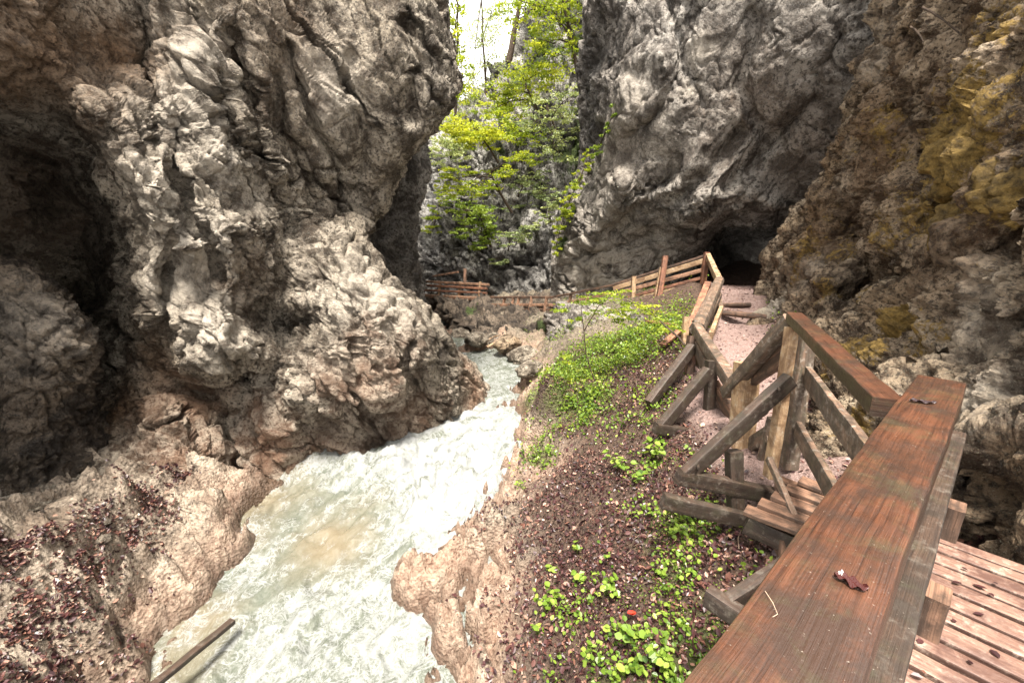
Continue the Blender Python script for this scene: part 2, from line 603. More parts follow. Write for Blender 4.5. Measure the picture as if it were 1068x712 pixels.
spots_left = [('crust', 165, 230, 40, .8), ('crust', 180, 290, 40, .8), ('crust', 225, 150, 40, .8), ('crust', 400, 330, 60, .5), ('crust', 185, 120, 45, 1), ('crust', 170, 180, 40, .9), ('crust', 215, 250, 45, 1), ('crust', 225, 330, 50, 1), ('crust', 200, 60, 40, .9), ('crust', 260, 200, 30, .5),
              ('crust', 340, 90, 30, .9), ('crust', 385, 300, 50, .6), ('crust', 350, 350, 50, .4), ('crust', 235, 375, 30, .7), ('crust', 150, 130, 22, .7), ('crust', 120, 150, 18, .6),
              ('earth', 40, 50, 80, .9), ('earth', 120, 60, 50, 1), ('earth', 300, 60, 50, .35), ('earth', 260, 290, 40, .35), ('wet', 40, 120, 50, .5), ('earth', 160, 380, 45, .9), ('earth', 130, 430, 60, 1), ('earth', 215, 420, 30, .8), ('earth', 300, 20, 30, .4), ('earth', 30, 200, 90, .6),
              ('pink', 190, 420, 40, .7), ('pink', 280, 460, 50, .9), ('pink', 390, 400, 55, .55), ('pink', 340, 460, 45, .7), ('pink', 430, 440, 45, .6), ('pink', 500, 410, 35, .9), ('pink', 380, 345, 25, .5), ('pink', 200, 480, 60, .8),
              ('wet', 60, 220, 100, .75), ('wet', 340, 445, 30, .7), ('wet', 395, 455, 35, .7), ('wet', 475, 370, 22, .9), ('wet', 455, 70, 25, .55), ('wet', 470, 110, 25, .6), ('wet', 60, 330, 60, .8), ('wet', 0, 130, 60, .6),  # wet: damp stone by the water, but painted shade inside the cave
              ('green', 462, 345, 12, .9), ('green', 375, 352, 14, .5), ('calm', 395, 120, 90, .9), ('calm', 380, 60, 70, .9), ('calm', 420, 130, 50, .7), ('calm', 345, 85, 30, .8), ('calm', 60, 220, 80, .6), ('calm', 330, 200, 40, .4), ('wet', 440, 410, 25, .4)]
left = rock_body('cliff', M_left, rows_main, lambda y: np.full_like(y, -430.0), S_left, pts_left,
                 dict(f=1.0, elong=[((.55, .35, -.75), .5)], amp=(0.13, 0.09, 0.10, 0.075, 0.036, 0.09, 0.09, 0.05), strata=(.75, 0, .6), sf=1.4, seed=3, near=6.0, c=14, lines=[
                     ([(60, 70), (100, 120), (135, 185), (160, 230), (205, 262)], 18, -.32), ([(180, 130), (182, 160), (192, 215), (222, 268), (228, 285)], 8, .5), ([(157, -20), (168, 60), (174, 130), (178, 200)], 7, -.22), ([(146, -20), (156, 50), (162, 100), (165, 150)], 9, .25),
                     ([(240, 40), (258, 110), (275, 180), (300, 240)], 10, .5), ([(285, 80), (300, 150), (322, 215)], 8, .4), ([(222, 80), (245, 160), (264, 215)], 7, .4), ([(205, 20), (225, 60), (238, 110)], 7, .3), ([(298, 50), (318, 110), (340, 150), (352, 195), (350, 225)], 6, .45),
                     ([(190, 398), (225, 405), (262, 388)], 10, .8), ([(272, 330), (300, 345), (328, 328)], 14, .6), ([(345, 300), (372, 345), (380, 400)], 6, .25), ([(400, 340), (425, 380), (440, 425)], 6, .25), ([(320, 370), (360, 395), (390, 440)], 6, .25), ([(120, 320), (150, 352), (182, 400)], 14, .4),
                     ([(250, 250), (262, 300), (250, 350)], 7, .3), ([(185, 240), (172, 290), (182, 350)], 8, .35), ([(420, 20), (440, 70), (430, 120)], 8, .3), ([(360, 60), (380, 120), (375, 180)], 7, .2)], joints=[((.8, .1, .55), .55, .26), ((.75, -.3, .6), .9, .15), ((.2, .3, .9), .45, .10)]),
                 wr=(34, 1.0, 1.6, 0.22), ncol=430, tp=1.15, spots=spots_left, label='pale pitted limestone wall with a dark cave and a rounded nose over the rapids')

# --- dark block in the lower left corner, shade put into its stone and wet spots
rows = np.concatenate([dense(276, 600, 1.9)])
S_blk = lin([(276, 12), (286, 40), (300, 58), (320, 78), (340, 96), (360, 102), (390, 100), (420, 96), (450, 108), (480, 112), (510, 90), (540, 60), (600, 20)])
pts_blk = [(-300, 280, 3.6), (-300, 500, 3.2), (-300, 640, 3.0), (-80, 300, 4.8), (-60, 420, 4.5), (-60, 520, 4.2), (0, 285, 5.2), (0, 340, 4.9), (0, 450, 4.7), (0, 560, 3.9), (40, 310, 5.3), (60, 340, 5.2), (90, 380, 5.4), (50, 420, 5.0), (90, 450, 5.5), (60, 500, 4.9), (30, 560, 4.2), (90, 560, 4.5)]
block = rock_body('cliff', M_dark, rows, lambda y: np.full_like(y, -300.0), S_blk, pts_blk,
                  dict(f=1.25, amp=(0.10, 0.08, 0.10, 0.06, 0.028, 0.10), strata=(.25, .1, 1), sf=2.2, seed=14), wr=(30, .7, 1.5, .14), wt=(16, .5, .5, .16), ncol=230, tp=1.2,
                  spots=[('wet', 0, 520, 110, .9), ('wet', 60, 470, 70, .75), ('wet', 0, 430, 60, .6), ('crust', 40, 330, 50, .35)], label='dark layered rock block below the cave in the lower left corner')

# --- shaded wall behind the nose, its shade painted by the wet spots
rows = np.concatenate([np.linspace(-200, 100, 20), dense(104, 400, 2.0)])
R_b = lin([(-200, 440), (100, 446), (150, 446), (180, 446), (205, 440), (230, 436), (260, 432), (285, 434), (310, 440), (400, 460)])
pts_b = [(330, -200, 13.5), (440, -200, 14.5), (340, 120, 13), (440, 120, 15), (370, 200, 13.6), (440, 180, 15), (400, 240, 14.2), (425, 230, 15), (420, 290, 15.2), (380, 300, 14), (440, 400, 15.5), (330, 400, 14)]
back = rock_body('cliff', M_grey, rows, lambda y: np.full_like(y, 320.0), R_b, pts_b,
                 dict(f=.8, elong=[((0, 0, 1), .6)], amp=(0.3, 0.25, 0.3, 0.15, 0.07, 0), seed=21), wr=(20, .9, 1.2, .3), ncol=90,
                 spots=[('wet', 400, 220, 70, .8), ('wet', 430, 250, 40, .8), ('wet', 420, 170, 40, .7)], label='shade-darkened rock wall in the recess behind the pale nose')

# --- great overhanging wall right of the gorge mouth
rows = np.concatenate([np.linspace(-440, -12, 34), dense(-10, 346, 1.9)])
L_d = lin([(-440, 770), (-200, 690), (-100, 650), (0, 612), (40, 607), (80, 604), (120, 602), (150, 604), (175, 606), (195, 600), (215, 590), (240, 581), (270, 577), (300, 574), (346, 570)])
pts_d = [(700, -440, 12), (1050, -440, 9), (660, -200, 14), (850, -150, 11), (1000, -100, 9.4),
         (605, 60, 17), (640, 60, 15.0), (655, 60, 13.9), (605, 130, 17), (632, 150, 15.5), (650, 120, 13.9), (670, 30, 13.4), (612, 180, 16.6), (625, 205, 15.0), (645, 190, 13.9),
         (700, 100, 12.5), (720, 30, 12.2), (735, 60, 12.0), (800, 50, 11.1), (900, 30, 9.7), (980, 0, 9.0), (700, 190, 13.0), (650, 215, 14.1), (600, 240, 16.0), (585, 290, 16.6), (625, 285, 15.6), (690, 262, 14.6),
         (735, 245, 13.9), (780, 120, 11.6), (800, 190, 12.0), (870, 120, 10.6), (905, 170, 10.6), (850, 215, 12.2), (770, 225, 13.4), (745, 235, 13.7), (800, 228, 13.2),
         (752, 252, 17.5), (800, 250, 17), (840, 245, 15.5), (780, 280, 18.5), (740, 275, 16.5), (720, 300, 15.8), (660, 310, 15.2), (820, 300, 17), (900, 250, 13), (780, 346, 17), (600, 346, 16.5)]
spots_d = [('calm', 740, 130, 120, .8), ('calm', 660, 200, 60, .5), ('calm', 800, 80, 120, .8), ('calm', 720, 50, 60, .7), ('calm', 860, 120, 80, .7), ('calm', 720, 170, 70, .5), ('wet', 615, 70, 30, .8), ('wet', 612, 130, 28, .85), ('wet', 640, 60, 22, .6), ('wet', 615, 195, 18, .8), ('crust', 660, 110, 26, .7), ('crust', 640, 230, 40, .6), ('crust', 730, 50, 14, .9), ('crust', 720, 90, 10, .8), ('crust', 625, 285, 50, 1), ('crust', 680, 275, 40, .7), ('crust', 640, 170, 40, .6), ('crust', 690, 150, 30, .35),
           ('earth', 790, 110, 60, .35), ('earth', 870, 150, 60, .45), ('wet', 780, 260, 60, .8), ('wet', 870, 200, 50, .75), ('wet', 905, 110, 45, .7), ('wet', 920, 40, 40, .6), ('wet', 840, 240, 30, .8), ('green', 595, 220, 14, 1), ('green', 585, 255, 14, 1), ('green', 615, 160, 10, .6), ('earth', 650, 150, 30, .3)]  # wet spots paint shade: turned-away edge, notch, undercut, seam with near wall
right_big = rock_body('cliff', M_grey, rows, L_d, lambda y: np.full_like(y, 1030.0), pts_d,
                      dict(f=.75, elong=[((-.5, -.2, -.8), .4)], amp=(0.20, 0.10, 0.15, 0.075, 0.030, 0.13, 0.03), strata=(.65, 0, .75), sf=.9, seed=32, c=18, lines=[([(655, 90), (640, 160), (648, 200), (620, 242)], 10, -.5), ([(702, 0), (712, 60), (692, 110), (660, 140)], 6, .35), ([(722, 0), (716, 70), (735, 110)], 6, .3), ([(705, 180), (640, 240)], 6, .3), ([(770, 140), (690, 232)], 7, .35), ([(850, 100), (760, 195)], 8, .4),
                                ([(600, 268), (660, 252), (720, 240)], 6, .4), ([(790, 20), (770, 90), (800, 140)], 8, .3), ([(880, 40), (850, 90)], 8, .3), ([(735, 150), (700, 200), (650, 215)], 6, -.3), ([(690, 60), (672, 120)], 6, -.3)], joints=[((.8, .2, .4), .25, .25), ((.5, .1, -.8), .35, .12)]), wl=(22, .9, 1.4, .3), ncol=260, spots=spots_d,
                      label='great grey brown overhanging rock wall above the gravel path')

# --- right wall beside the walkway
rows = np.concatenate([np.linspace(-440, -12, 34), dense(-10, 640, 2.0), np.linspace(645, 900, 20)])
L_e = lin([(-440, 1040), (-200, 985), (-60, 950), (0, 934), (25, 925), (60, 906), (100, 895), (130, 884), (150, 880), (190, 868), (205, 852), (225, 838), (245, 822), (265, 806), (290, 797), (330, 796), (345, 790), (400, 790), (640, 790), (900, 790)])
pts_e = [(1000, -440, 7), (1400, -440, 3.6), (1600, 0, 2.0), (1600, 600, 1.0), (1200, -150, 3.2), (960, -100, 6.8),
         (935, 0, 6.6), (960, 30, 6.2), (1000, 20, 5.4), (915, 60, 7.3), (950, 80, 6.2), (990, 80, 5.3), (1068, 0, 4.2), (900, 110, 7.9), (925, 130, 7.0), (960, 130, 6.0), (985, 150, 5.0), (1020, 130, 4.5), (1068, 120, 3.5),
         (885, 160, 8.4), (910, 180, 7.3), (945, 175, 6.3), (880, 210, 8.6), (905, 215, 7.6), (930, 215, 6.5), (960, 210, 5.2), (985, 200, 4.9), (1000, 235, 4.3), (1068, 220, 3.1), (1040, 190, 3.6),
         (845, 230, 9.6), (870, 240, 8.4), (890, 245, 8.4), (905, 260, 8.0), (920, 250, 6.7), (945, 260, 5.4), (985, 270, 4.3), (1030, 280, 3.2), (1068, 290, 2.85),
         (815, 265, 10.8), (835, 280, 9.3), (805, 300, 11.0), (820, 320, 9.2), (850, 290, 7.8), (860, 320, 7.0), (880, 290, 7.2), (890, 310, 7.2), (905, 300, 6.8), (920, 310, 5.4), (900, 340, 5.6), (880, 340, 6.2), (940, 320, 4.8), (960, 340, 4.1), (1000, 320, 3.6),
         (840, 345, 7.2), (815, 345, 8.0), (870, 380, 5.0), (900, 400, 4.2), (930, 380, 3.9), (960, 390, 3.4), (1000, 400, 2.95), (1068, 380, 2.6), (880, 430, 3.8), (920, 450, 3.3), (870, 480, 3.5), (800, 420, 6.2), (820, 450, 4.6), (960, 460, 2.95), (1000, 470, 2.75), (1068, 470, 2.35), (1030, 500, 2.6), (960, 520, 2.7),
         (1000, 530, 2.55), (1068, 560, 2.15), (1030, 545, 2.7), (1068, 640, 2.1), (1200, 640, 1.65), (1300, 300, 2.0), (1300, 100, 2.6), (900, 560, 3.0), (800, 640, 3.4), (800, 900, 3), (1200, 900, 1.5)]
spots_e = [('moss', 1000, 160, 90, .75), ('moss', 960, 220, 60, .6), ('moss', 1050, 120, 70, .8), ('moss', 930, 130, 40, .5), ('moss', 1068, 30, 50, .6), ('moss', 1030, 60, 50, .6), ('moss', 850, 260, 40, .6), ('moss', 830, 300, 24, .6), ('moss', 880, 270, 30, .5), ('moss', 920, 300, 34, .6), ('moss', 890, 370, 34, .8), ('moss', 960, 350, 30, .7), ('moss', 985, 130, 42, .9), ('moss', 1030, 150, 50, 1), ('moss', 1000, 200, 50, 1), ('moss', 950, 175, 32, .7), ('moss', 1045, 90, 40, .8), ('moss', 940, 240, 30, .6), ('moss', 980, 225, 30, .8), ('moss', 1055, 230, 36, .6), ('moss', 1040, 40, 40, .7), ('moss', 900, 150, 20, .5),
           ('moss', 928, 345, 22, 1), ('moss', 945, 330, 24, 1), ('moss', 860, 308, 14, .8), ('moss', 880, 330, 14, .6), ('moss', 885, 440, 26, 1), ('moss', 870, 400, 20, .9), ('moss', 905, 470, 20, .8), ('moss', 920, 370, 20, .8),
           ('crust', 820, 320, 28, .9), ('crust', 850, 280, 22, .5), ('crust', 915, 60, 26, .5), ('crust', 1020, 330, 50, .5), ('crust', 1040, 420, 60, .6), ('crust', 960, 420, 30, .5), ('crust', 890, 190, 22, .35),
           ('earth', 930, 150, 70, .8), ('earth', 900, 260, 60, .8), ('earth', 1010, 80, 80, .6), ('earth', 1020, 250, 60, .6), ('earth', 860, 240, 40, .5), ('earth', 960, 300, 50, .6), ('wet', 1000, 240, 30, .5), ('wet', 1060, 180, 24, .5), ('wet', 940, 200, 20, .5), ('moss', 1000, 100, 40, .7), ('moss', 1055, 200, 40, .8), ('wet', 905, 300, 30, .8), ('wet', 1000, 265, 30, .7), ('wet', 1030, 510, 50, .8), ('wet', 960, 120, 18, .5), ('wet', 1068, 520, 50, .7), ('green', 980, 205, 16, .5)]  # wet spots: darker tone in the recess, crevices and foot of the wall
right_near = rock_body('cliff', M_brown, rows, L_e, lambda y: np.full_like(y, 1620.0), pts_e,
                       dict(f=2.1, elong=[((-.5, .5, -.7), .35)], amp=(0.16, 0.11, 0.08, 0.050, 0.024, 0.05, 0.07, 0.42), strata=(-.7, .2, .8), sf=1.0, seed=45, c=9, lines=[([(1090, 85), (1010, 140), (955, 168)], 8, .4), ([(1090, 245), (1000, 262), (945, 288)], 10, .45), ([(940, 0), (962, 60), (988, 100)], 8, .5), ([(1005, 212), (960, 240), (928, 300)], 8, .45), ([(905, 235), (908, 330)], 12, .6), ([(1090, 170), (1030, 185), (985, 215)], 7, .3),
                               ([(1060, 20), (1010, 70), (975, 130)], 7, .35), ([(900, 120), (925, 170), (905, 230)], 8, .5), ([(1090, 330), (1020, 350), (960, 390)], 7, .25), ([(1090, 440), (1020, 450), (950, 480)], 7, .25)], near=2.4), wl=(20, .5, 1.2, .18), ncol=400, tp=-1.5, spots=spots_e,
                       label='brown knobbly rock wall with yellow moss beside the walkway')

# --- sunlit cliff closing the gorge behind the bridge
pyT = lin([(300, 60), (380, 60), (440, 125), (470, 118), (500, 100), (530, 62), (560, 5), (600, -90), (640, -140), (760, -200)])
cols = np.concatenate([np.linspace(300, 395, 14), dense(400, 660, 1.7), np.linspace(664, 780, 12)])
pts_c = [(300, 60, 30), (300, 330, 25), (440, 80, 33), (470, 60, 34), (520, 40, 33), (560, 0, 31), (620, -60, 27), (760, -150, 24), (470, 130, 29), (520, 130, 28), (500, 160, 26.5), (560, 100, 27.5), (600, 60, 27), (600, 150, 25),
         (440, 180, 28), (470, 200, 26.5), (520, 190, 25.3), (560, 180, 25), (500, 235, 24.4), (440, 250, 25.8), (470, 270, 24.5), (500, 285, 23.8), (535, 240, 23.4), (545, 290, 22.3), (520, 290, 23.4), (575, 280, 21.6), (575, 230, 23), (600, 310, 20.5),
         (510, 320, 22.8), (450, 310, 25), (560, 340, 20), (450, 380, 24), (600, 380, 19), (740, 340, 20), (740, 100, 23)]
fc = RBF(np.array(pts_c)[:, :2], np.array(pts_c)[:, 2], 25)
tt = np.concatenate([np.zeros(12), np.linspace(0, 1, 210)])
top = smooth1(pyT(cols), 6)
PYc = top[None] + tt[:, None] * (390 - top[None])
PXc = np.repeat(cols[None], len(tt), 0)
Yc = fc(np.stack([PXc.ravel(), PYc.ravel()], -1)).reshape(PXc.shape)
kk = np.concatenate([np.arange(12, 0, -1), np.zeros(210)])[:, None]
Yc = Yc + kk * .9
PYc = PYc + kk * 1.0
Gc = P(PXc, PYc, Yc)
Nc = grid_normals(blur(Gc, 6))
Wc = Gc.reshape(-1, 3)
dc = displace(Wc, dict(f=.6, elong=[((.5, 0, -.8), .55)], amp=(0.45, 0.55, 0.5, 0.3, 0.13, 0.35), strata=(.7, 0, .7), sf=1.0, seed=52))
Vc = Wc + Nc.reshape(-1, 3) * dc[:, None]
mc = fast_mesh('cliff', Vc, grid_faces(*PXc.shape))
msk = {k: np.zeros(len(Vc)) for k in ('moss', 'pink', 'green', 'wet', 'crust', 'earth')}
gr = 0.25 + 0.6 * fbm(Wc * 0.35, 3, 60)
msk['green'] = np.clip(gr * sstep(300, 150, PYc.ravel()) + .25 * sstep(500, 560, PXc.ravel()) * sstep(290, 240, PYc.ravel()), 0, 1)
msk['wet'] = np.clip(0.9 * np.exp(-(((PXc.ravel() - 545) / 40) ** 2 + ((PYc.ravel() - 285) / 40) ** 2)) + .7 * np.exp(-(((PXc.ravel() - 470) / 22) ** 2 + ((PYc.ravel() - 250) / 30) ** 2)), 0, 1)
for m, v in msk.items():
    attr(mc, m, v)
tag(link('cliff', mc, M_far), 'pale overgrown cliff closing the gorge behind the small bridge', 'cliff', None, 'structure')

# --- rock mounds under the far fence
rows = dense(312, 380, .8)
pts_m = [(440, 312, 18.5), (470, 322, 17.3), (510, 318, 17.4), (560, 318, 16.2), (610, 312, 15.4), (470, 345, 16.2), (510, 340, 15.6), (545, 335, 15.0), (580, 335, 14.2), (510, 362, 14.6), (545, 360, 13.9), (590, 360, 13.3), (470, 380, 15.8), (540, 380, 13.6), (610, 380, 12.8)]
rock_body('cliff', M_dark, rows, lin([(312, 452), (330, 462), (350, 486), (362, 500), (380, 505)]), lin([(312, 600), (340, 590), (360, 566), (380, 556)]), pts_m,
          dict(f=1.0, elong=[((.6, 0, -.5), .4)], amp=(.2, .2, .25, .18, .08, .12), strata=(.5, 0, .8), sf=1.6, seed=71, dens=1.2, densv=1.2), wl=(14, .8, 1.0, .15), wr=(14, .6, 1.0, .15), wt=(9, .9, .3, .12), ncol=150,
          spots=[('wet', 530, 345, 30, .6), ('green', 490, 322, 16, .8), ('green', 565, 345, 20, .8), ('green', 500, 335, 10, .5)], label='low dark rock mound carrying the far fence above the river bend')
rows = dense(321, 372, .8)
pts_m = [(570, 297, 14.8), (620, 297, 13.8), (680, 297, 12.6), (740, 297, 11.75), (570, 312, 14.3), (620, 312, 13.0), (680, 312, 11.9), (740, 312, 10.9), (570, 345, 12.8), (620, 345, 11.4), (680, 345, 10.4), (740, 345, 9.6), (570, 366, 12.2), (650, 366, 10.4), (740, 366, 9.4)]
rock_body('cliff', M_grey, rows, lin([(308, 592), (330, 576), (366, 570)]), lin([(296, 738), (310, 736), (325, 726), (340, 700), (366, 655)]), pts_m,
          dict(f=1.1, elong=[((.7, 0, -.3), .4)], amp=(.15, .14, .2, .13, .06, .10), strata=(.3, 0, .9), sf=1.6, seed=83, dens=1.2, densv=1.2), wl=(14, .5, 1.0, .12), wr=(18, .5, 1.0, .12), wt=(12, .8, .3, .10), ncol=160,
          spots=[('green', 600, 340, 18, .7), ('green', 650, 350, 20, .7), ('green', 580, 355, 16, .8), ('crust', 625, 330, 24, .5), ('earth', 700, 330, 20, .6)], label='low grey rock mound in front of the cross fence')
# ------------------------------------------------------------------ ground: river bed, banks, path
gp = []
for px, py, z in [
        # left shelf and slope
        (0, 540, -2.78), (0, 600, -2.8), (0, 712, -2.85), (60, 520, -2.85), (60, 600, -2.95), (100, 600, -3.12), (120, 520, -2.85), (170, 490, -3.05), (150, 560, -3.3), (200, 500, -3.25), (230, 490, -3.35), (240, 530, -3.62), (238, 570, -3.75), (222, 600, -3.86), (190, 640, -3.96),
        (150, 600, -3.5), (130, 650, -3.66), (100, 660, -3.4), (150, 690, -3.92), (100, 712, -3.78), (60, 712, -3.3), (190, 540, -3.42), (260, 485, -3.42), (310, 470, -3.5),
        # river bed
        (330, 650, -4.9), (300, 560, -4.5), (270, 520, -4.3), (300, 712, -4.9), (380, 640, -4.8), (420, 700, -4.7), (420, 520, -4.5), (350, 520, -4.5), (480, 470, -4.3), (530, 420, -4.2), (520, 390, -4.2), (515, 372, -4.1), (250, 640, -4.5),
        # right bank at the water
        (560, 466, -3.50), (545, 478, -3.50), (520, 500, -3.62), (505, 535, -3.72), (480, 568, -3.84), (440, 585, -3.90), (415, 600, -3.97), (425, 640, -4.05), (445, 680, -4.1), (465, 712, -4.12),
        (565, 455, -3.15), (562, 440, -3.05), (560, 425, -3.05), (556, 408, -3.2), (548, 395, -3.45), (585, 440, -2.95), (580, 470, -3.15), (545, 495, -3.3), (535, 520, -3.38), (525, 560, -3.55), (480, 600, -3.8), (460, 640, -3.95), (510, 640, -3.72), (500, 700, -3.85),
        (560, 530, -3.22), (560, 600, -3.42), (560, 700, -3.38), (600, 600, -3.12), (610, 690, -3.08), (600, 500, -2.98), (600, 450, -2.88), (650, 520, -2.72), (640, 440, -2.66), (660, 640, -2.82), (700, 600, -2.62), (760, 620, -2.5), (720, 560, -2.5), (690, 450, -2.4), (720, 500, -2.4),
        (590, 400, -2.8), (640, 390, -2.5), (690, 400, -2.2), (740, 450, -2.12), (780, 480, -2.1),
        # path
        (730, 395, -1.98), (760, 400, -2.0), (780, 420, -2.0), (740, 350, -1.72), (775, 350, -1.72), (790, 345, -1.70), (800, 470, -2.05), (840, 480, -1.95), (870, 490, -1.85)]:
    gp.append(PZ(px, py, z))
for px, py, Y in [(600, 375, 9.2), (640, 365, 9.0), (680, 350, 8.6), (705, 345, 8.2), (720, 370, 6.9), (655, 345, 10.6), (690, 325, 10.6), (640, 322, 12.0), (620, 340, 11.2), (590, 350, 11.5), (560, 372, 11.5), (660, 318, 12.2), (700, 312, 11.6), (725, 312, 11.0),
                  (580, 330, 14.2), (620, 323, 13.0), (575, 322, 15.2), (640, 313, 13.3), (690, 304, 12.5), (735, 294, 12.0), (540, 328, 16.2), (515, 326, 16.8), (545, 350, 14.4), (520, 345, 15.2), (560, 352, 13.4),
                  (475, 362, 15.5), (500, 357, 13.9), (525, 358, 13.6), (545, 372, 12.8), (550, 384, 11.6), (480, 340, 16.8), (450, 334, 20.0), (470, 331, 20.5), (500, 330, 19.4), (430, 330, 21.5), (400, 325, 22), (530, 328, 19.0), (560, 322, 18.0),
                  (750, 302, 11.8), (790, 302, 12.0), (770, 298, 13.4), (775, 318, 10.4), (760, 332, 9.4), (795, 332, 9.2), (745, 330, 9.4), (765, 300, 14.5), (800, 300, 14.5)]:
    gp.append(P(px, py, Y))
for x, y, z in [(-5.5, 2, -2.5), (-7, 4, -3.1), (-6.5, 6.5, -3.2), (-9, 6, -3.1), (-4, 8.5, -3.4), (-3.0, 10, -3.6), (-3, 13, -3.7), (-5, 1, -2.2), (-3, .5, -3.9), (-1.5, 1, -4.9), (-1.5, -1.5, -4.9), (-3, -1.5, -3.7), (.3, 1.2, -3.6), (1.2, 1.2, -2.7), (.4, -1.5, -3.3), (2, -1.5, -2.2), (1.2, 2.2, -2.75),
                (1.9, 1.6, -2.35), (2.4, 2.2, -2.2), (3.4, 1, -2.0), (4, 3.5, -1.7), (6, 2, -1.6), (6, 8, -1.2), (7, 12, -1.2), (9, 15, -1.0), (4.2, 20, -1.5), (0, 22, -2.4), (-6, 16, -3.4), (-6, 21, -2.5), (-1.5, 12, -4.2), (-1.3, 15, -4.1), (-1.8, 18, -3.6), (8, 20, -1), (3.3, 5.0, -1.95)]:
    gp.append(np.array([x, y, z]))
gp = np.array(gp)
GR = RBF(gp[:, :2], gp[:, 2], 0.18)

WLX = lin([(-2, -4.15), (3, -4.12), (4.0, -4.05), (4.8, -3.97), (5.4, -3.82), (6.2, -3.66), (7.0, -3.55), (8.5, -3.50), (12, -3.46), (25, -3.40)])   # water level along the gorge

PATHL = np.array([(2.5, 3.0), (2.75, 4.2), (2.95, 5.3), (3.65, 7.0), (4.95, 9.2), (6.25, 12.0), (6.9, 14)])
STEPS = [(9.25, .13), (10.4, .13), (11.7, .12)]


def ground_base(q):
    return GR(q)


def ground_z(q):
    """height of the finished ground and how much of it is path"""
    z = GR(q)
    pd = seg_dist(q, PATHL)
    path = sstep(.75, .45, pd) * sstep(2.9, 3.4, q[:, 1]) * sstep(14.5, 13, q[:, 1])
    w3 = np.stack([q[:, 0], q[:, 1], z], -1)
    wl = WLX(q[:, 1])
    rocky = np.clip(sstep(0.9, 0.15, z - wl), 0, 1)
    left = sstep(-2.0, -2.8, q[:, 0])
    rocky = np.maximum(rocky, .95 * left)
    far = sstep(9.5, 12, q[:, 1]) * sstep(3.6, 2.6, q[:, 0])
    rocky = np.maximum(rocky, .95 * far)
    w3b = w3 + .06 * np.stack([fbm(w3 * 3, 2, 88), fbm(w3 * 3, 2, 89), 0 * z], -1)
    f1, f2, cid, tl1 = worley(w3b * 1.7, 90, True)
    g1, g2, cid2, tl2 = worley(w3b * 4.6, 91, True)
    st = w3 @ np.array([.55, .25, 1.2]) * 3.2 + .8 * fbm(w3 * .8, 3, 93)
    saw = st - np.floor(st)
    saw = np.where(saw < .8, saw / .8, (1 - saw) / .2)
    dr = (.26 + .10 * left) * (tl1 + .3 * (cid - .5) - .3 * np.exp(-((f2 - f1) / .05) ** 2)) + .11 * (tl2 + .4 * (cid2 - .5) - .3 * np.exp(-((g2 - g1) / .07) ** 2)) + (.09 + .16 * left) * (saw - .5) + .12 * (ridged(w3 * .9, 4, 94) - .9) + .03 * fbm(w3 * 9, 3, 98)
    ds = .09 * fbm(w3 * 1.1, 3, 95) + .05 * fbm(w3 * 4, 4, 96, .65)
    dp = .012 * fbm(w3 * 5, 3, 97)
    dr = dr * (1 - .45 * far) * (1 + .35 * sstep(-1.5, -.5, q[:, 0]) * (1 - far))
    d = ds * (1 - rocky) + dr * rocky
    d = d * (1 - path) + dp * path
    for y0, h in STEPS:                                   # the path climbs in low steps
        k = (q[:, 1] - y0)
        d += path * (h * .5 * np.clip(1 - np.abs(k) / .5, 0, 1) * np.sign(k + 1e-6))
    return z + d, path, rocky


ys = [-1.5]
while ys[-1] < 24:
    ys.append(ys[-1] + (0.03 if 1.5 < ys[-1] < 8 else (0.07 if ys[-1] > 1 else .12)))
ys = np.array(ys)
xs = np.concatenate([np.arange(-11, -5.6, .12), np.arange(-5.6, 4.4, .032), np.arange(4.4, 10, .09)])
X, Yg = np.meshgrid(xs, ys)
q = np.stack([X.ravel(), Yg.ravel()], -1)
zz, pathm, rockym = ground_z(q)
GV = np.stack([q[:, 0], q[:, 1], zz], -1)
gm = fast_mesh('ground', GV, grid_faces(len(ys), len(xs))[:, ::-1])
w3 = GV
wl = WLX(q[:, 1])
above = zz - wl
nz = fbm(w3 * 1.3, 3, 101)
nz2 = fbm(w3 * 0.6 + 7, 3, 102)


def blob(cx, cy, r):
    return np.exp(-(((q[:, 0] - cx) ** 2 + (q[:, 1] - cy) ** 2) / r ** 2))


pinkm = np.clip(sstep(.75, .15, above + .25 * nz) , 0, 1) * (1 - .15 * sstep(-2.4, -3.2, q[:, 0]))
right = sstep(-1.2, -.2, q[:, 0])
greenm = np.zeros(len(q))
for px, py, z, r, w in [(580, 400, -2.85, .9, 1), (640, 380, -2.5, 1.2, 1), (600, 430, -2.9, .7, .9), (560, 480, -3.3, .35, .8), (680, 350, -1.95, 1.4, .7), (690, 560, -2.65, .45, .9), (730, 530, -2.45, .3, .5), (720, 680, -2.6, .5, 1), (640, 690, -2.85, .4, .7), (680, 490, -2.55, .3, .6), (610, 320, -1.95, 1.6, .5), (660, 430, -2.5, .5, .5), (690, 610, -2.65, .3, .7), (600, 640, -3.1, .3, .4)]:
    c = PZ(px, py, z)
    greenm = np.maximum(greenm, w * blob(c[0], c[1], r))
greenm = np.clip(greenm + .35 * nz * (greenm > .05), 0, 1) * (1 - pathm)
litterR = sstep(.28, .62, above + .12 * nz) * right * sstep(10.5, 8.5, q[:, 1]) * (1 - pathm)
litterR *= np.clip(.72 + 1.1 * nz2, .22, 1)
lc = np.zeros(len(q))
for px, py, z, r in [(10, 640, -2.7, .36), (50, 610, -2.85, .32), (85, 575, -2.95, .30), (120, 545, -3.0, .27), (155, 515, -3.05, .25), (10, 700, -2.72, .38), (185, 495, -3.15, .17), (0, 590, -2.8, .3)]:
    c = PZ(px, py, z)
    lc = np.maximum(lc, blob(c[0], c[1], r))
lc = np.clip(lc * 1.25 + .3 * nz * (lc > .1), 0, 1)
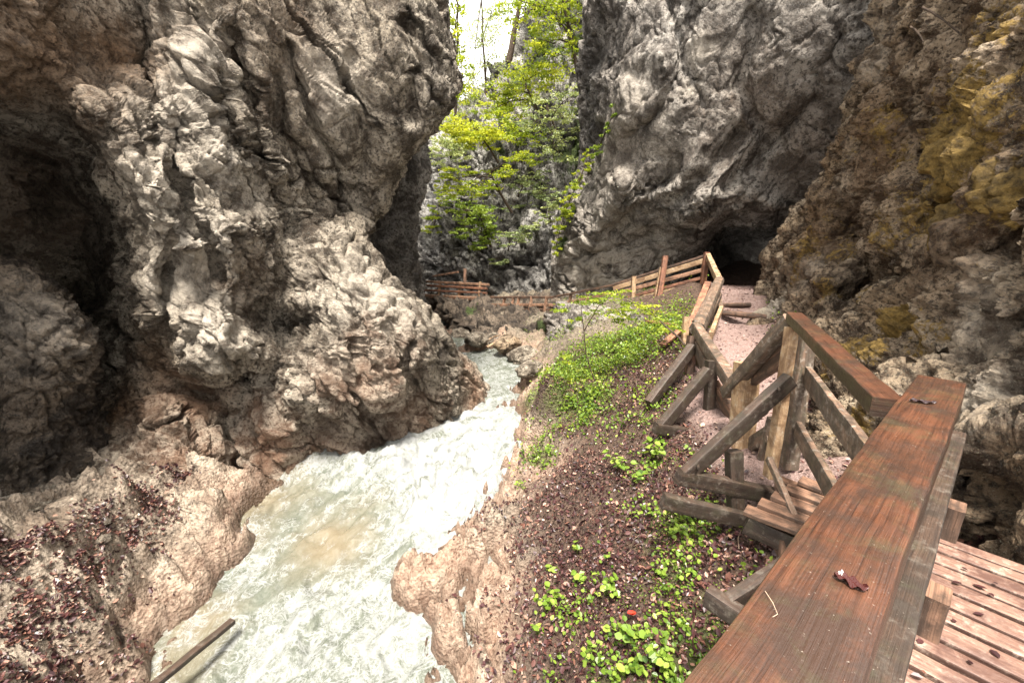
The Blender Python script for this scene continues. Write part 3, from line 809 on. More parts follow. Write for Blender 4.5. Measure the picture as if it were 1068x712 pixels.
litter = np.clip(np.maximum(litterR, lc), 0, 1)
attr(gm, 'path', pathm)
attr(gm, 'rocky', rockym)
attr(gm, 'pink', pinkm)
attr(gm, 'green', greenm)
attr(gm, 'litter', litter)
attr(gm, 'under', sstep(.10, -.05, above))
attr(gm, 'damp', sstep(.30, .10, above + .10 * nz))
farm = sstep(9.5, 12, q[:, 1]) * sstep(4, 3, q[:, 0])
attr(gm, 'far', farm)

m, nt = new_mat('bank_ground')
g = N(nt)
obj = g.node('ShaderNodeTexCoord').outputs['Object']
n1 = g.noise(obj, 2.5, 6, .65, .4)
n2 = g.noise(obj, 14, 5, .7)
n3 = g.noise(obj, 55, 4, .75)
soil = g.mix(g.ramp(n2, [(.35, 0.), (.65, 1.)]), (.025, .014, .010), (.13, .08, .056))
soil = g.mix(g.ramp(n3, [(.55, 0.), (.7, .7)]), soil, (.30, .21, .155))
rock = g.mix(g.ramp(n1, [(.38, 0.), (.6, 1.)]), (.22, .165, .12), (.54, .44, .34))
rock = g.mix(g.ramp(n2, [(.36, .8), (.52, 0.)]), rock, (.055, .043, .034))
pink = g.mix(g.ramp(n2, [(.32, 0.), (.62, 1.)]), (.24, .125, .08), (.56, .39, .285))
pink = g.mix(g.ramp(n3, [(.58, 0.), (.72, .6)]), pink, (.58, .46, .36))
c = g.mix(g.attr('rocky'), soil, rock)
c = g.mix(g.math('MULTIPLY', g.attr('far'), .8), c, g.mix(g.ramp(n2, [(.35, 0.), (.65, 1.)]), (.035, .03, .02), (.20, .165, .115)))
c = g.mix(g.math('MULTIPLY', g.attr('pink'), g.ramp(n1, [(.25, .9), (.7, .55)])), c, pink)
gravel = g.mix(g.ramp(n2, [(.3, 0.), (.7, 1.)]), (.30, .19, .165), (.52, .38, .34))
gravel = g.mix(g.ramp(g.noise(obj, 90, 3, .7), [(.42, .7), (.55, 0.)]), gravel, (.12, .07, .055))
c = g.mix(g.attr('path'), c, gravel)
gk = g.ramp(g.math('ADD', g.attr('green'), g.math('MULTIPLY_ADD', n2, 1.0, -.6)), [(.35, 0.), (.6, .8)])
c = g.mix(gk, c, g.mix(g.ramp(n3, [(.35, 0.), (.65, 1.)]), (.03, .035, .012), (.12, .14, .035)))
c = g.mix(g.math('MULTIPLY', g.attr('under'), .6), c, (.16, .11, .065))
c = g.mix(g.math('MULTIPLY', g.attr('damp'), .62), c, (.07, .038, .024))
h = g.math('ADD', g.noise(obj, 10, 7, .75, .3), g.math('MULTIPLY', g.voro(obj, 26), .5))
nb_ = g.bump(h, 1.0, .08)
nb2 = g.bump(n3, .6, .012, nb_)
r = g.math('SUBTRACT', g.math('MULTIPLY_ADD', n2, .35, .42), g.math('MULTIPLY', g.attr('damp'), .22))
g.out(g.bsdf(c, r, .35, nb2))
ground = link('ground', gm, m)
tag(ground, None, None, None, 'structure')

# ------------------------------------------------------------------ river
CL = np.array([(-1.8, 24), (-1.4, 20), (-.9, 16.5), (-.35, 13.5), (.05, 11), (.12, 9), (-.15, 7.8), (-.8, 6.7), (-1.5, 5.7), (-1.95, 4.7), (-2.0, 3.6), (-1.75, 2.5), (-1.6, 1), (-1.6, -1.5)])
# smooth centre line
tp_ = np.linspace(0, len(CL) - 1, 240)
CLs = np.stack([np.interp(tp_, np.arange(len(CL)), CL[:, k]) for k in (0, 1)], -1)
for _ in range(30):
    CLs[1:-1] = (CLs[:-2] + 2 * CLs[1:-1] + CLs[2:]) / 4
clen = np.concatenate([[0], np.cumsum(np.linalg.norm(np.diff(CLs, axis=0), axis=1))])
ysw = [1.0]
while ysw[-1] < 19:
    ysw.append(ysw[-1] + .011 * max(1.8, ysw[-1] * .75))
ysw = np.array([-1.5, -.5, .3] + ysw)
xsw = np.concatenate([np.arange(-5.2, -4.2, .08), np.arange(-4.2, 1.3, .019)])
Xw, Yw = np.meshgrid(xsw, ysw)
qw = np.stack([Xw.ravel(), Yw.ravel()], -1)
idx = np.empty(len(qw), int)
for s in range(0, len(qw), 20000):
    e = qw[s:s + 20000]
    idx[s:s + 20000] = ((e[:, None] - CLs[None]) ** 2).sum(2).argmin(1)
tan = np.gradient(CLs, axis=0)
tan /= np.linalg.norm(tan, axis=1, keepdims=True)
off = qw - CLs[idx]
tn = tan[idx]
S_ = clen[idx] + (off * tn).sum(1)
T_ = off[:, 0] * tn[:, 1] - off[:, 1] * tn[:, 0]
# foam amounts and levels by place
wp = [(515, 375, -3.46, .45), (530, 390, -3.48, .45), (545, 410, -3.5, .6), (520, 425, -3.5, .85), (550, 445, -3.5, .7), (500, 450, -3.52, .95), (460, 460, -3.54, .95), (400, 480, -3.60, .9), (375, 490, -3.64, .75), (430, 500, -3.62, 1.0), (480, 490, -3.58, 1.0), (500, 510, -3.65, .95),
      (440, 540, -3.74, .95), (470, 550, -3.78, .9), (400, 540, -3.86, .35), (420, 570, -3.90, .55), (370, 520, -3.84, .22), (345, 490, -3.70, .5), (300, 500, -3.80, .2), (260, 510, -3.83, .12), (300, 480, -3.62, .35), (330, 475, -3.58, .55), (280, 545, -3.9, .3), (250, 560, -3.93, .25),
      (330, 550, -3.92, .12), (360, 580, -3.98, .1), (310, 590, -3.98, .2), (270, 590, -3.98, .45), (230, 610, -4.0, .4), (400, 600, -4.02, .45), (340, 620, -4.03, .55), (290, 640, -4.04, .6), (260, 690, -4.08, .65), (330, 680, -4.08, .55), (400, 660, -4.07, .62), (430, 700, -4.1, .55), (220, 700, -4.08, .35), (380, 712, -4.1, .55), (300, 712, -4.1, .5), (200, 660, -4.03, .2)]
wxy = np.array([PZ(a, b, c)[:2] for a, b, c, d in wp])
wz = np.array([c for a, b, c, d in wp])
wf = np.array([d for a, b, c, d in wp])
extra = np.array([(-1.6, 1.0), (-3, .5), (-.5, .5), (-1.6, -1.5), (-4, 3), (-.5, 18), (-1, 15), (-3, 12), (1.2, 14), (1.2, 9), (1.2, 6), (1.0, 3), (-4.5, 6)])
wxy = np.vstack([wxy, extra])
wz = np.concatenate([wz, [-4.14, -4.14, -4.14, -4.16, -4.05, -3.42, -3.44, -3.45, -3.45, -3.5, -3.68, -4.1, -3.82]])
wf = np.concatenate([wf, [.7, .4, .6, .6, .2, .4, .4, .4, .4, .5, .6, .5, .2]])
FZ, FF = RBF(wxy, wz, .25), RBF(wxy, wf, .25)
zw = FZ(qw)
fo = np.clip(FF(qw), 0, 1)
flow = np.stack([S_ * 1.0, T_ * 2.2, zw * 0], -1)
iso = np.stack([qw[:, 0], qw[:, 1], zw * 0], -1)
wpv = .35 * np.stack([fbm(iso * 1.6, 3, 120), fbm(iso * 1.6, 3, 121), 0 * zw], -1)
turb = ridged((flow + wpv) * 1.5, 4, 122) - .9
turb2 = fbm((iso + wpv) * 3.0, 4, 123)
turb3 = fbm((iso + wpv * .5) * 9.0, 3, 124)
hgt = .05 * turb + .075 * turb2 * (0.35 + fo) + .035 * turb3 * fo + .16 * fo * fbm((flow + wpv) * 1.0, 3, 125)
sl = sstep(.95, .2, np.abs(qw[:, 1] - 6.2) / 1.6)
zw2 = zw + hgt * (.55 + .7 * sl)
fil = ridged((iso * .9 + flow * .5 + wpv * 1.6) * 1.55, 5, 126, .62) / 1.9
filb = fbm((flow + wpv) * 2.6, 4, 128)
foamv = np.clip(.05 + (fo - .5) * .85 + (fil - .28) * .75 + .38 * filb, 0, 1)
WM = fast_mesh('water', np.stack([qw[:, 0], qw[:, 1], zw2], -1), grid_faces(len(ysw), len(xsw))[:, ::-1], uv=np.stack([S_, T_], -1))
attr(WM, 'foam', foamv)
silt = np.zeros(len(qw))
for px, py, z, r, w in [(270, 520, -3.85, .7, .9), (345, 565, -3.95, .55, 1), (300, 490, -3.75, .5, .6), (250, 560, -3.9, .4, .8), (210, 650, -4.03, .35, .9), (370, 530, -3.85, .35, .5), (190, 690, -4.05, .35, .8)]:
    c = PZ(px, py, z)
    silt = np.maximum(silt, w * np.exp(-((qw - c[:2]) ** 2).sum(1) / r ** 2))
attr(WM, 'silt', np.clip(silt + .25 * turb2 * (silt > .05), 0, 1))
m, nt = new_mat('river_water')
g = N(nt)
obj = g.node('ShaderNodeTexCoord').outputs['Object']
uv = g.node('ShaderNodeUVMap').outputs['UV']
fs = g.mapping(uv, scale=(1, 2.4, 1))
a = g.noise(fs, 5.0, 6, .7, 1.2)
b = g.noise(obj, 16, 5, .7, .8)
rid = g.math('SUBTRACT', 1.0, g.math('ABSOLUTE', g.math('MULTIPLY_ADD', g.noise(obj, 7.5, 5, .65, 1.4), 6.0, -3.0)))
fm = g.math('ADD', g.attr('foam'), g.math('MULTIPLY_ADD', a, .7, -.37))
fm = g.math('ADD', fm, g.math('MULTIPLY_ADD', b, .55, -.28))
fm = g.math('ADD', fm, g.math('MULTIPLY', g.math('MAXIMUM', rid, 0.0), .14))
fk = g.ramp(fm, [(.42, 0.), (.70, .36), (1.25, 1.)])
lines = []
for sc_, lo, k_ in ((3.2, .90, 1.0), (7.5, .90, .8)):
    nn = g.noise(obj, sc_, 4, .55, 1.8)
    rr = g.math('SUBTRACT', 1.0, g.math('ABSOLUTE', g.math('MULTIPLY_ADD', nn, 2.0, -1.0)))
    lines.append(g.math('MULTIPLY', g.ramp(rr, [(lo, 0.), (.985, 1.)]), k_))
st_ = g.math('MULTIPLY', g.math('MAXIMUM', lines[0], lines[1]), g.ramp(g.math('ADD', g.attr('foam'), g.math('MULTIPLY_ADD', a, .5, -.25)), [(.08, 0.), (.40, .8)]))
fk = g.math('MAXIMUM', g.math('MULTIPLY', fk, 1.0), st_)
wc = g.mix(g.ramp(b, [(.3, 0.), (.7, 1.)]), (.075, .085, .065), (.15, .16, .13))
wc = g.mix(g.math('MULTIPLY', g.attr('silt'), .65), wc, (.20, .15, .09))
c = g.mix(fk, wc, (.285, .29, .285))
hh = g.math('ADD', g.noise(fs, 9, 6, .7, .8), g.math('MULTIPLY', g.noise(obj, 34, 4, .7), .5))
nb_ = g.bump(hh, .55, .05)
g.out(g.bsdf(c, g.math('MULTIPLY_ADD', fk, .55, .10), .45, nb_))
water = link('water', WM, m)
tag(water, None, None, None, 'structure')
# ------------------------------------------------------------------ timber
def wood_material(name, top, side, dark, pale=None, wet=0.5, dirt=(.045, .033, .022), moss=0.0, topness=1.0):
    """weathered timber: fine grain along U, sides coloured apart from the top"""
    m, nt = new_mat(name)
    g = N(nt)
    uv = g.node('ShaderNodeUVMap').outputs['UV']
    rnd = g.node('ShaderNodeObjectInfo').outputs['Random']
    cmb = g.node('ShaderNodeCombineXYZ')
    g.ln(g.math('MULTIPLY', rnd, 37.0), cmb.inputs[0])
    g.ln(g.math('MULTIPLY', rnd, 19.0), cmb.inputs[1])
    va = g.node('ShaderNodeVectorMath', operation='ADD')
    g.ln(uv, va.inputs[0])
    g.ln(cmb.outputs[0], va.inputs[1])
    v = va.outputs[0]
    obj = g.node('ShaderNodeTexCoord').outputs['Object']
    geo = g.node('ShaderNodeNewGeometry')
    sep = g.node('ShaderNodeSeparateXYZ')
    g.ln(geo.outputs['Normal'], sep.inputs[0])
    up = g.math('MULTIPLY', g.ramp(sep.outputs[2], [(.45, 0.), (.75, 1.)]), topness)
    gr = g.noise(g.mapping(v, scale=(1.4, 55, 1)), 2.2, 5, .65, .25)
    gr2 = g.noise(g.mapping(v, scale=(3.0, 190, 1)), 1.6, 4, .7, .1)
    wav = g.noise(g.mapping(v, scale=(.8, 9, 1)), 2.0, 4, .6, .6)
    blot = g.noise(obj, 5.5, 6, .68, .5)
    blot2 = g.noise(obj, 19, 5, .72, .3)
    speck = g.noise(obj, 120, 3, .8)
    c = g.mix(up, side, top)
    c = g.mix(g.ramp(gr, [(.36, .75), (.56, 0.)]), c, dark)
    c = g.mix(g.ramp(wav, [(.45, 0.), (.68, .55)]), c, tuple(min(.6, x * 1.5) for x in top))
    c = g.mix(g.ramp(gr2, [(.34, .5), (.5, 0.)]), c, tuple(x * .45 for x in dark))
    if pale:
        c = g.mix(g.ramp(blot2, [(.52, 0.), (.66, .75)]), c, pale)
    c = g.mix(g.ramp(blot, [(.44, 0.), (.60, .85)]), c, dirt)
    if moss:
        c = g.mix(g.math('MULTIPLY', g.ramp(g.noise(obj, 8, 6, .75, .5), [(.5, 0.), (.64, 1.)]), moss), c, (.075, .085, .04))
    c = g.mix(g.ramp(speck, [(.66, 0.), (.74, .55)]), c, (.42, .36, .30))
    h = g.math('ADD', g.math('MULTIPLY', gr, 1.0), g.math('MULTIPLY', gr2, .5))
    n1 = g.bump(h, .55, .006)
    n2 = g.bump(blot2, .35, .006, n1)
    r = g.math('MULTIPLY_ADD', blot2, .5, .52 - wet * .45)
    g.out(g.bsdf(c, r, .42, n2))
    return m


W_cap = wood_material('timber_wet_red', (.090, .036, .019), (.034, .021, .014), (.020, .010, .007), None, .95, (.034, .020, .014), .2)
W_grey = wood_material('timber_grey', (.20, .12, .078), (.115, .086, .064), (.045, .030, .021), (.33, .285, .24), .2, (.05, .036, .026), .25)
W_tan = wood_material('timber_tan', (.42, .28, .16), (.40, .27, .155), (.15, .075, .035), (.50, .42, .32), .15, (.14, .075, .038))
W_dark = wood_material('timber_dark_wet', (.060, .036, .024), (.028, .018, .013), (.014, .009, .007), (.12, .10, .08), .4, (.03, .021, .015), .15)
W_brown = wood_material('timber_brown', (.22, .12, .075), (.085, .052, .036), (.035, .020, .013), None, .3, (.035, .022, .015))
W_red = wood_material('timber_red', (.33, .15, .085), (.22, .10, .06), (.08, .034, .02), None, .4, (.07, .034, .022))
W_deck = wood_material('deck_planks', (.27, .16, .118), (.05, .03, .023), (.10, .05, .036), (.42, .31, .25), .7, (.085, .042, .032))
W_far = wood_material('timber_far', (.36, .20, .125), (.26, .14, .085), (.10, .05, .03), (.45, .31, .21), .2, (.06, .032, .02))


def beam_geo(p0, p1, w, h, up=(0, 0, 1), rough=.004, taper=1.0, rnd=.12, seed=None, bow=0.0):
    """rough-sawn beam from p0 to p1: w across, h along up; vertices, faces and UVs"""
    p0, p1 = Vector(p0), Vector(p1)
    L = (p1 - p0).length
    x = (p1 - p0).normalized()
    y = Vector(up).cross(x)
    if y.length < 1e-4:
        y = Vector((1, 0, 0)).cross(x)
    y.normalize()
    z = x.cross(y)
    sd_ = random.randrange(9999) if seed is None else seed
    b = min(w, h) * rnd
    sec = []
    for sx, sy, order in ((1, 1, 0), (-1, 1, 1), (-1, -1, 0), (1, -1, 1)):
        a = [(sx * (w / 2 - b), sy * h / 2), (sx * w / 2, sy * (h / 2 - b))]
        a.insert(1, (sx * (w / 2 - b * .3), sy * (h / 2 - b * .3)))
        if sx * sy > 0:
            a.reverse()
        sec += a
    # points midway along every side
    full = []
    for i, s_ in enumerate(sec):
        full.append(s_)
        nx_ = sec[(i + 1) % 12]
        if i % 3 == 2:
            for t in (.25, .5, .75):
                full.append((s_[0] + (nx_[0] - s_[0]) * t, s_[1] + (nx_[1] - s_[1]) * t))
    full = np.array(full)
    per = np.concatenate([[0], np.cumsum(np.linalg.norm(np.diff(np.vstack([full, full[:1]]), axis=0), axis=1))])
    n = max(3, int(L / max(.05, min(w, h) * .4)))
    n = min(n, 60)
    ts = np.linspace(0, 1, n + 1)
    K = len(full)
    pts = []
    for t in ts:
        k = 1 + (taper - 1) * t
        bw = bow * math.sin(math.pi * t)
        for s_ in full:
            pts.append(p0 + x * (L * t) + y * (s_[0] * k) + z * (s_[1] * k + bw))
    V = np.array([tuple(p) for p in pts])
    q = V * 7.0 + sd_ * .37
    dn = np.stack([perlin(q, 1), perlin(q, 2), perlin(q, 3)], -1) * rough + np.stack([perlin(q * .25, 4), perlin(q * .25, 5), perlin(q * .25, 6)], -1) * rough * 2.0
    V = V + dn
    faces, uvs = [], []
    for i in range(n):
        for j in range(K):
            j2 = (j + 1) % K
            faces.append((i * K + j, i * K + j2, (i + 1) * K + j2, (i + 1) * K + j))
            u0, u1 = L * ts[i], L * ts[i + 1]
            uvs.append(((u0, per[j]), (u0, per[j + 1]), (u1, per[j + 1]), (u1, per[j])))
    for base, rev in ((0, True), (n * K, False)):
        f = [base + j for j in range(K)]
        u = [(full[j][0] * .15, full[j][1]) for j in range(K)]
        if rev:
            f.reverse()
            u.reverse()
        faces.append(tuple(f))
        uvs.append(tuple(u))
    return V, faces, uvs


def wood_mesh(name, geos, mat, parent=None, origin=None):
    vs, fs, us, o = [], [], [], 0
    for V, F_, U in geos:
        vs.append(V)
        fs += [tuple(i + o for i in f) for f in F_]
        us += [c for u in U for c in u]
        o += len(V)
    V = np.vstack(vs)
    loc = np.array(parent.location if parent else (origin if origin is not None else V.mean(0)))
    V = V - loc
    me = bpy.data.meshes.new(name)
    me.from_pydata(V.tolist(), [], fs)
    l = me.uv_layers.new(name='UVMap')
    l.data.foreach_set('uv', np.array(us, np.float32).ravel())
    me.polygons.foreach_set('use_smooth', np.ones(len(fs), bool))
    me.update()
    bm = bmesh.new()
    bm.from_mesh(me)
    bmesh.ops.recalc_face_normals(bm, faces=bm.faces)
    bm.to_mesh(me)
    bm.free()
    try:
        me.set_sharp_from_angle(angle=math.radians(38))
    except Exception:
        pass
    ob = link(name, me, mat, parent)
    if not parent:
        ob.location = loc
    return ob


def beam(name, a, b, w, h, mat, parent=None, **kw):
    return wood_mesh(name, [beam_geo(a, b, w, h, **kw)], mat, parent)


def B(parent, name, a, b, wpx, hpx, mat, **kw):
    """a part whose ends are (px, py, Y); its section is given in photo pixels at its mean distance"""
    A, C = P(*a), P(*b)
    k = (a[2] + b[2]) / 2 / F
    return beam(name, A, C, wpx * k, hpx * k, mat, parent, **kw)


RX, RN = np.array([.753, .659, 0]), np.array([.659, -.753, 0])      # along and across the near railing

# near railing with the broad wet cap
C0 = np.array([1.792, 1.717, -.55])                                # far end of the cap, middle of its top
near = empty('wooden_railing', tuple(C0 + np.array([0, 0, -1.1])), 'nearest railing with a broad wet red brown cap beam, beside the plank deck', 'railing', 'timber railings along the gorge trail')
at = lambda s, off, z: C0 + RX * s + RN * off + np.array([0, 0, z])
beam('handrail', at(0, 0, -.045), at(-3.4, 0, -.045), .154, .09, W_cap, near, rough=.003, rnd=.10, seed=5)
beam('rail', at(.12, .085, -.31), at(-3.4, .085, -.31), .055, .13, W_dark, near, rough=.003)
beam('rail', at(.05, .075, -.66), at(-3.4, .075, -.66), .05, .13, W_brown, near, rough=.003)
for s in (-.10, -1.0, -2.1):
    beam('post', at(s, -.01, -.095), at(s, -.01, -1.25), .10, .10, W_brown, near, rough=.004)
for s in (-.45, -1.02):
    beam('block', at(s, .128, -.33), at(s, .128, -.45), .085, .05, W_brown, near, rough=.004, up=RN)

# walkway under it: deck and joists
ZD = -1.66
deck = empty('plank_walkway', tuple(at(0, .6, ZD + .55)), 'worn pinkish plank deck of the walkway against the rock wall', 'walkway')
gs = []
s = -2.6
k = 0
while s < .85:
    w_ = random.uniform(.085, .12)
    e0, e1 = .03 + random.uniform(-.02, .02), 1.35 + .25 * max(0, -s) + random.uniform(-.03, .05)
    z0 = random.uniform(-.004, .004)
    a = at(s + w_ / 2, e0, 0)
    b = at(s + w_ / 2 + random.uniform(-.008, .008), e1, 0)
    a[2], b[2] = ZD - .02 + z0, ZD - .02 + z0 + random.uniform(-.006, .006)
    gs.append(beam_geo(a, b, w_, .04, rough=.003, rnd=.14))
    s += w_ + random.uniform(.015, .030)
    k += 1
wood_mesh('deck', gs, W_deck, deck)
for off in (.25, .95):
    a, b = at(.75, off, 0), at(-2.6, off, 0)
    a[2] = b[2] = ZD - .12
    beam('joist', a, b, .10, .14, W_brown, deck)

# braced railing that climbs to the high post
mid = empty('wooden_railing', tuple(P(810, 505, 3.55)), 'braced railing peaking at a tall pale post, with slanting strut and three grey rails', 'railing', 'timber railings along the gorge trail')
top_b = P(829, 327, 3.6)
B(mid, 'handrail', (829, 330, 3.58), (952, 425, 1.74), 0, 0, W_cap, seed=21) if False else beam('handrail', P(828, 331, 3.58), np.array([1.62, 1.74, -.69]), .12, .085, W_cap, mid, rough=.004, seed=21)
beam('rail', P(842, 392, 3.5), np.array([1.66, 1.70, -1.05]), .045, .16, W_grey, mid, rough=.004)
beam('rail', P(832, 448, 3.45), np.array([1.72, 1.72, -1.52]), .045, .15, W_grey, mid, rough=.004)
tall_post = beam('post', P(840, 350, 3.62), P(822, 487, 3.52), .13, .12, W_grey, mid, up=(0, 1, 0), rough=.006)
beam('post', P(826, 341, 3.50), P(803, 497, 3.38), .075, .10, W_tan, mid, up=(0, 1, 0), rough=.005)
long_strut = beam('strut', P(824, 396, 3.40), P(714, 496, 3.22), .085, .125, W_dark, mid, rough=.004)
beam('strut', P(802, 478, 3.30), P(834, 552, 2.75), .045, .055, W_grey, mid, rough=.003)

for (px, py, Y, holder) in ((812, 405, 3.32, long_strut), (728, 486, 3.18, long_strut), (846, 400, 3.44, tall_post), (842, 452, 3.38, tall_post)):
    c_ = P(px, py, Y)
    bolt = beam('bolt', c_ + np.array([-.012, -.03, 0]), c_ + np.array([.01, .02, 0]), .02, .02, W_dark, mid, rnd=.45, rough=.0005)
    bolt.parent = holder                              # its mesh is already measured from the railing's base

# projecting joists and the beam under the path end
plat = empty('timber_platform', tuple(P(790, 540, 3.1)), 'low timber platform of projecting joists under the tall pale post', 'platform')
B(plat, 'joist', (707, 496, 3.22), (812, 518, 3.32), 14, 18, W_dark)
B(plat, 'joist', (691, 522, 3.12), (790, 545, 3.12), 12, 18, W_dark)
beam('beam', P(778, 545, 2.92), P(870, 588, 2.62), .07, .16, W_dark, plat)
gs = [beam_geo(P(778 + 14 * i, 531 - 7.5 * i, 2.95 + .05 * i), P(842 + 12 * i, 556 - 8.5 * i, 2.68 + .05 * i), .125, .035) for i in range(5)]
wood_mesh('deck', gs, W_brown, plat)
B(plat, 'joist', (812, 505, 3.3), (905, 545, 2.7), 16, 20, W_brown)
B(plat, 'post', (765, 470, 3.35), (768, 545, 3.25), 16, 16, W_dark, up=(0, 1, 0))
B(plat, 'post', (818, 560, 2.8), (818, 600, 2.75), 18, 18, W_brown, up=(0, 1, 0))

# outrigger beam end under the near railing
outr = empty('timber_outrigger', tuple(P(765, 635, 2.1)), 'dark beam ends projecting below the cap beam over the leafy bank', 'beam')
beam('beam', P(737, 620, 2.15), P(775, 645, 2.0), .08, .115, W_dark, outr)
beam('beam', P(757, 632, 2.08), P(850, 570, 2.35), .07, .11, W_dark, outr)

# stair railing down from the tall post
stair = empty('wooden_railing', tuple(P(772, 480, 4.3)), 'short sloping railing dropping from the tall pale post to a tan post', 'railing', 'timber railings along the gorge trail')
B(stair, 'handrail', (826, 333, 3.62), (757, 410, 4.55), 12, 14, W_grey)
B(stair, 'rail', (824, 362, 3.72), (772, 400, 4.5), 8, 24, W_brown)
B(stair, 'post', (779, 378, 4.35), (772, 488, 4.2), 22, 20, W_tan, up=(0, 1, 0), rough=.007)
B(stair, 'rail', (803, 452, 3.8), (772, 472, 4.4), 7, 17, W_grey)
B(stair, 'strut', (806, 436, 3.8), (790, 500, 3.9), 8, 9, W_grey)
B(stair, 'rail', (798, 425, 3.85), (776, 440, 4.35), 6, 12, W_grey)

# second railing, with two struts
sec = empty('wooden_railing', tuple(P(720, 440, 5.6)), 'dark middle railing with two slanting struts over the leafy bank', 'railing', 'timber railings along the gorge trail')
B(sec, 'handrail', (726, 342, 6.7), (766, 404, 4.75), 10, 14, W_grey)
B(sec, 'rail', (727, 362, 6.5), (744, 400, 5.5), 6, 15, W_grey)
B(sec, 'rail', (745, 402, 5.5), (775, 452, 4.55), 8, 15, W_brown)
B(sec, 'rail', (746, 428, 5.45), (764, 462, 4.8), 6, 10, W_brown)
B(sec, 'post', (742, 376, 5.4), (739, 446, 5.3), 10, 11, W_dark, up=(0, 1, 0))
B(sec, 'post', (722, 350, 6.6), (718, 408, 6.4), 9, 9, W_brown, up=(0, 1, 0))
B(sec, 'post', (726, 334, 6.8), (733, 402, 6.4), 7, 8, W_grey, up=(0, 1, 0))
B(sec, 'strut', (722, 362, 6.45), (677, 421, 5.9), 9, 11, W_dark)
B(sec, 'strut', (739, 386, 5.25), (691, 444, 5.0), 10, 12, W_dark)
B(sec, 'joist', (683, 446, 4.95), (746, 457, 5.1), 10, 12, W_dark)

# railing along the path up to the corner
pathr = empty('wooden_railing', tuple(P(740, 345, 8.0)), 'leaning log railing along the gravel path up to the corner post', 'railing', 'timber railings along the gorge trail')
B(pathr, 'handrail', (727, 343, 6.7), (750, 293, 9.8), 13, 12, W_grey, rnd=.45, taper=.9)
B(pathr, 'handrail', (750, 293, 9.8), (738, 267, 12.0), 5, 7, W_tan)
B(pathr, 'rail', (741, 350, 7.0), (752, 322, 8.6), 4, 7, W_tan)
B(pathr, 'rail', (735, 340, 7.1), (751, 308, 9.4), 4, 6, W_grey)
B(pathr, 'rail', (752, 322, 8.6), (748, 300, 11.0), 4, 5, W_grey)
B(pathr, 'post', (719, 345, 7.6), (738, 297, 9.2), 7, 8, W_red)
B(pathr, 'post', (748, 300, 9.8), (749, 332, 9.5), 5, 5, W_brown, up=(0, 1, 0))
B(pathr, 'post', (716, 330, 7.6), (714, 360, 7.5), 6, 6, W_tan, up=(0, 1, 0))

# cross fence to the left of the corner
cross = empty('wooden_fence', tuple(P(690, 312, 12.6)), 'red brown post and rail fence under the great overhanging wall', 'fence', 'timber railings along the gorge trail')
B(cross, 'handrail', (737, 266, 12.0), (640, 297, 13.4), 2.5, 2.5, W_brown)
B(cross, 'rail', (737, 271, 12.0), (640, 301, 13.4), 2.5, 5, W_tan)
B(cross, 'rail', (735, 281, 12.0), (650, 304, 13.2), 2.5, 4, W_far)
B(cross, 'rail', (735, 289, 12.0), (655, 310, 13.1), 2.5, 3, W_red)
B(cross, 'rail', (705, 301, 12.4), (660, 312, 13.0), 2.5, 3, W_tan)
for a, b, w_ in (((737, 263, 12), (733, 297, 11.9), 5), ((694, 267, 12.5), (686, 318, 12.2), 5), ((690, 279, 12.5), (684, 310, 12.4), 4), ((661, 288, 13), (660, 314, 12.9), 4)):
    B(cross, 'post', a, b, w_, w_, W_red if w_ == 5 else W_tan, up=(0, 1, 0))

# low fence running on to the bridge
low = empty('wooden_fence', tuple(P(575, 325, 15.3)), 'low brown fence with a wire top rail along the far river bend', 'fence', 'timber railings along the gorge trail')
B(low, 'handrail', (641, 297, 13.4), (576, 310, 15.2), 2.2, 2.2, W_brown)
B(low, 'handrail', (576, 310, 15.2), (512, 310, 17.5), 2.2, 2.2, W_brown)
B(low, 'rail', (640, 305, 13.5), (576, 319, 15.2), 2.5, 3, W_far)
B(low, 'rail', (576, 318, 15.2), (512, 318, 17.5), 2.5, 3, W_far)
B(low, 'rail', (576, 323, 15.2), (516, 323, 17.4), 2.5, 3, W_brown)
for px, y0, y1, Y in ((525, 310, 323, 17), (534, 310, 326, 16.6), (540, 310, 326, 16.4), (553, 309, 328, 15.9), (569, 309, 325, 15.4), (594, 306, 326, 14.7), (612, 303, 322, 14.2)):
    B(low, 'post', (px + 1.5, y0, Y), (px - 1.5, y1, Y), 3, 3, W_far, up=(0, 1, 0))

# bridge across the river
br = empty('wooden_footbridge', tuple(P(470, 306, 20)), 'small brown timber footbridge crossing the far end of the gorge', 'footbridge')
B(br, 'handrail', (432, 293, 20.4), (510, 297, 18.6), 2.4, 2.4, W_far)
B(br, 'rail', (432, 297, 20.4), (508, 301, 18.6), 2, 2.4, W_red)
B(br, 'rail', (432, 302, 20.4), (508, 305.5, 18.6), 2, 2, W_red)
B(br, 'beam', (432, 308, 20.4), (510, 312, 18.6), 6, 4, W_far)
for px, Y in ((437, 20.2), (459, 19.8), (480, 19.3), (501, 18.8)):
    B(br, 'post', (px, 294, Y), (px - 1.5, 310, Y), 2.4, 2.4, W_tan, up=(0, 1, 0))
B(br, 'strut', (486, 312, 19.2), (494, 329, 18.8), 3, 3, W_far)
B(br, 'strut', (482, 312, 19.2), (489, 327, 18.9), 2.5, 2.5, W_far)
gs = [beam_geo(P(432 + i * 6, 309 + i * .25, 20.4 - i * .14), P(434 + i * 6, 307.6 + i * .25, 21.3 - i * .14), .2, .05) for i in range(13)]
wood_mesh('deck', gs, W_far, br)
B(br, 'handrail', (452, 288, 21.2), (478, 283.5, 20.6), 2, 2, W_far)
B(br, 'post', (485, 280, 19.3), (485, 294, 19.2), 3, 3, W_far, up=(0, 1, 0))

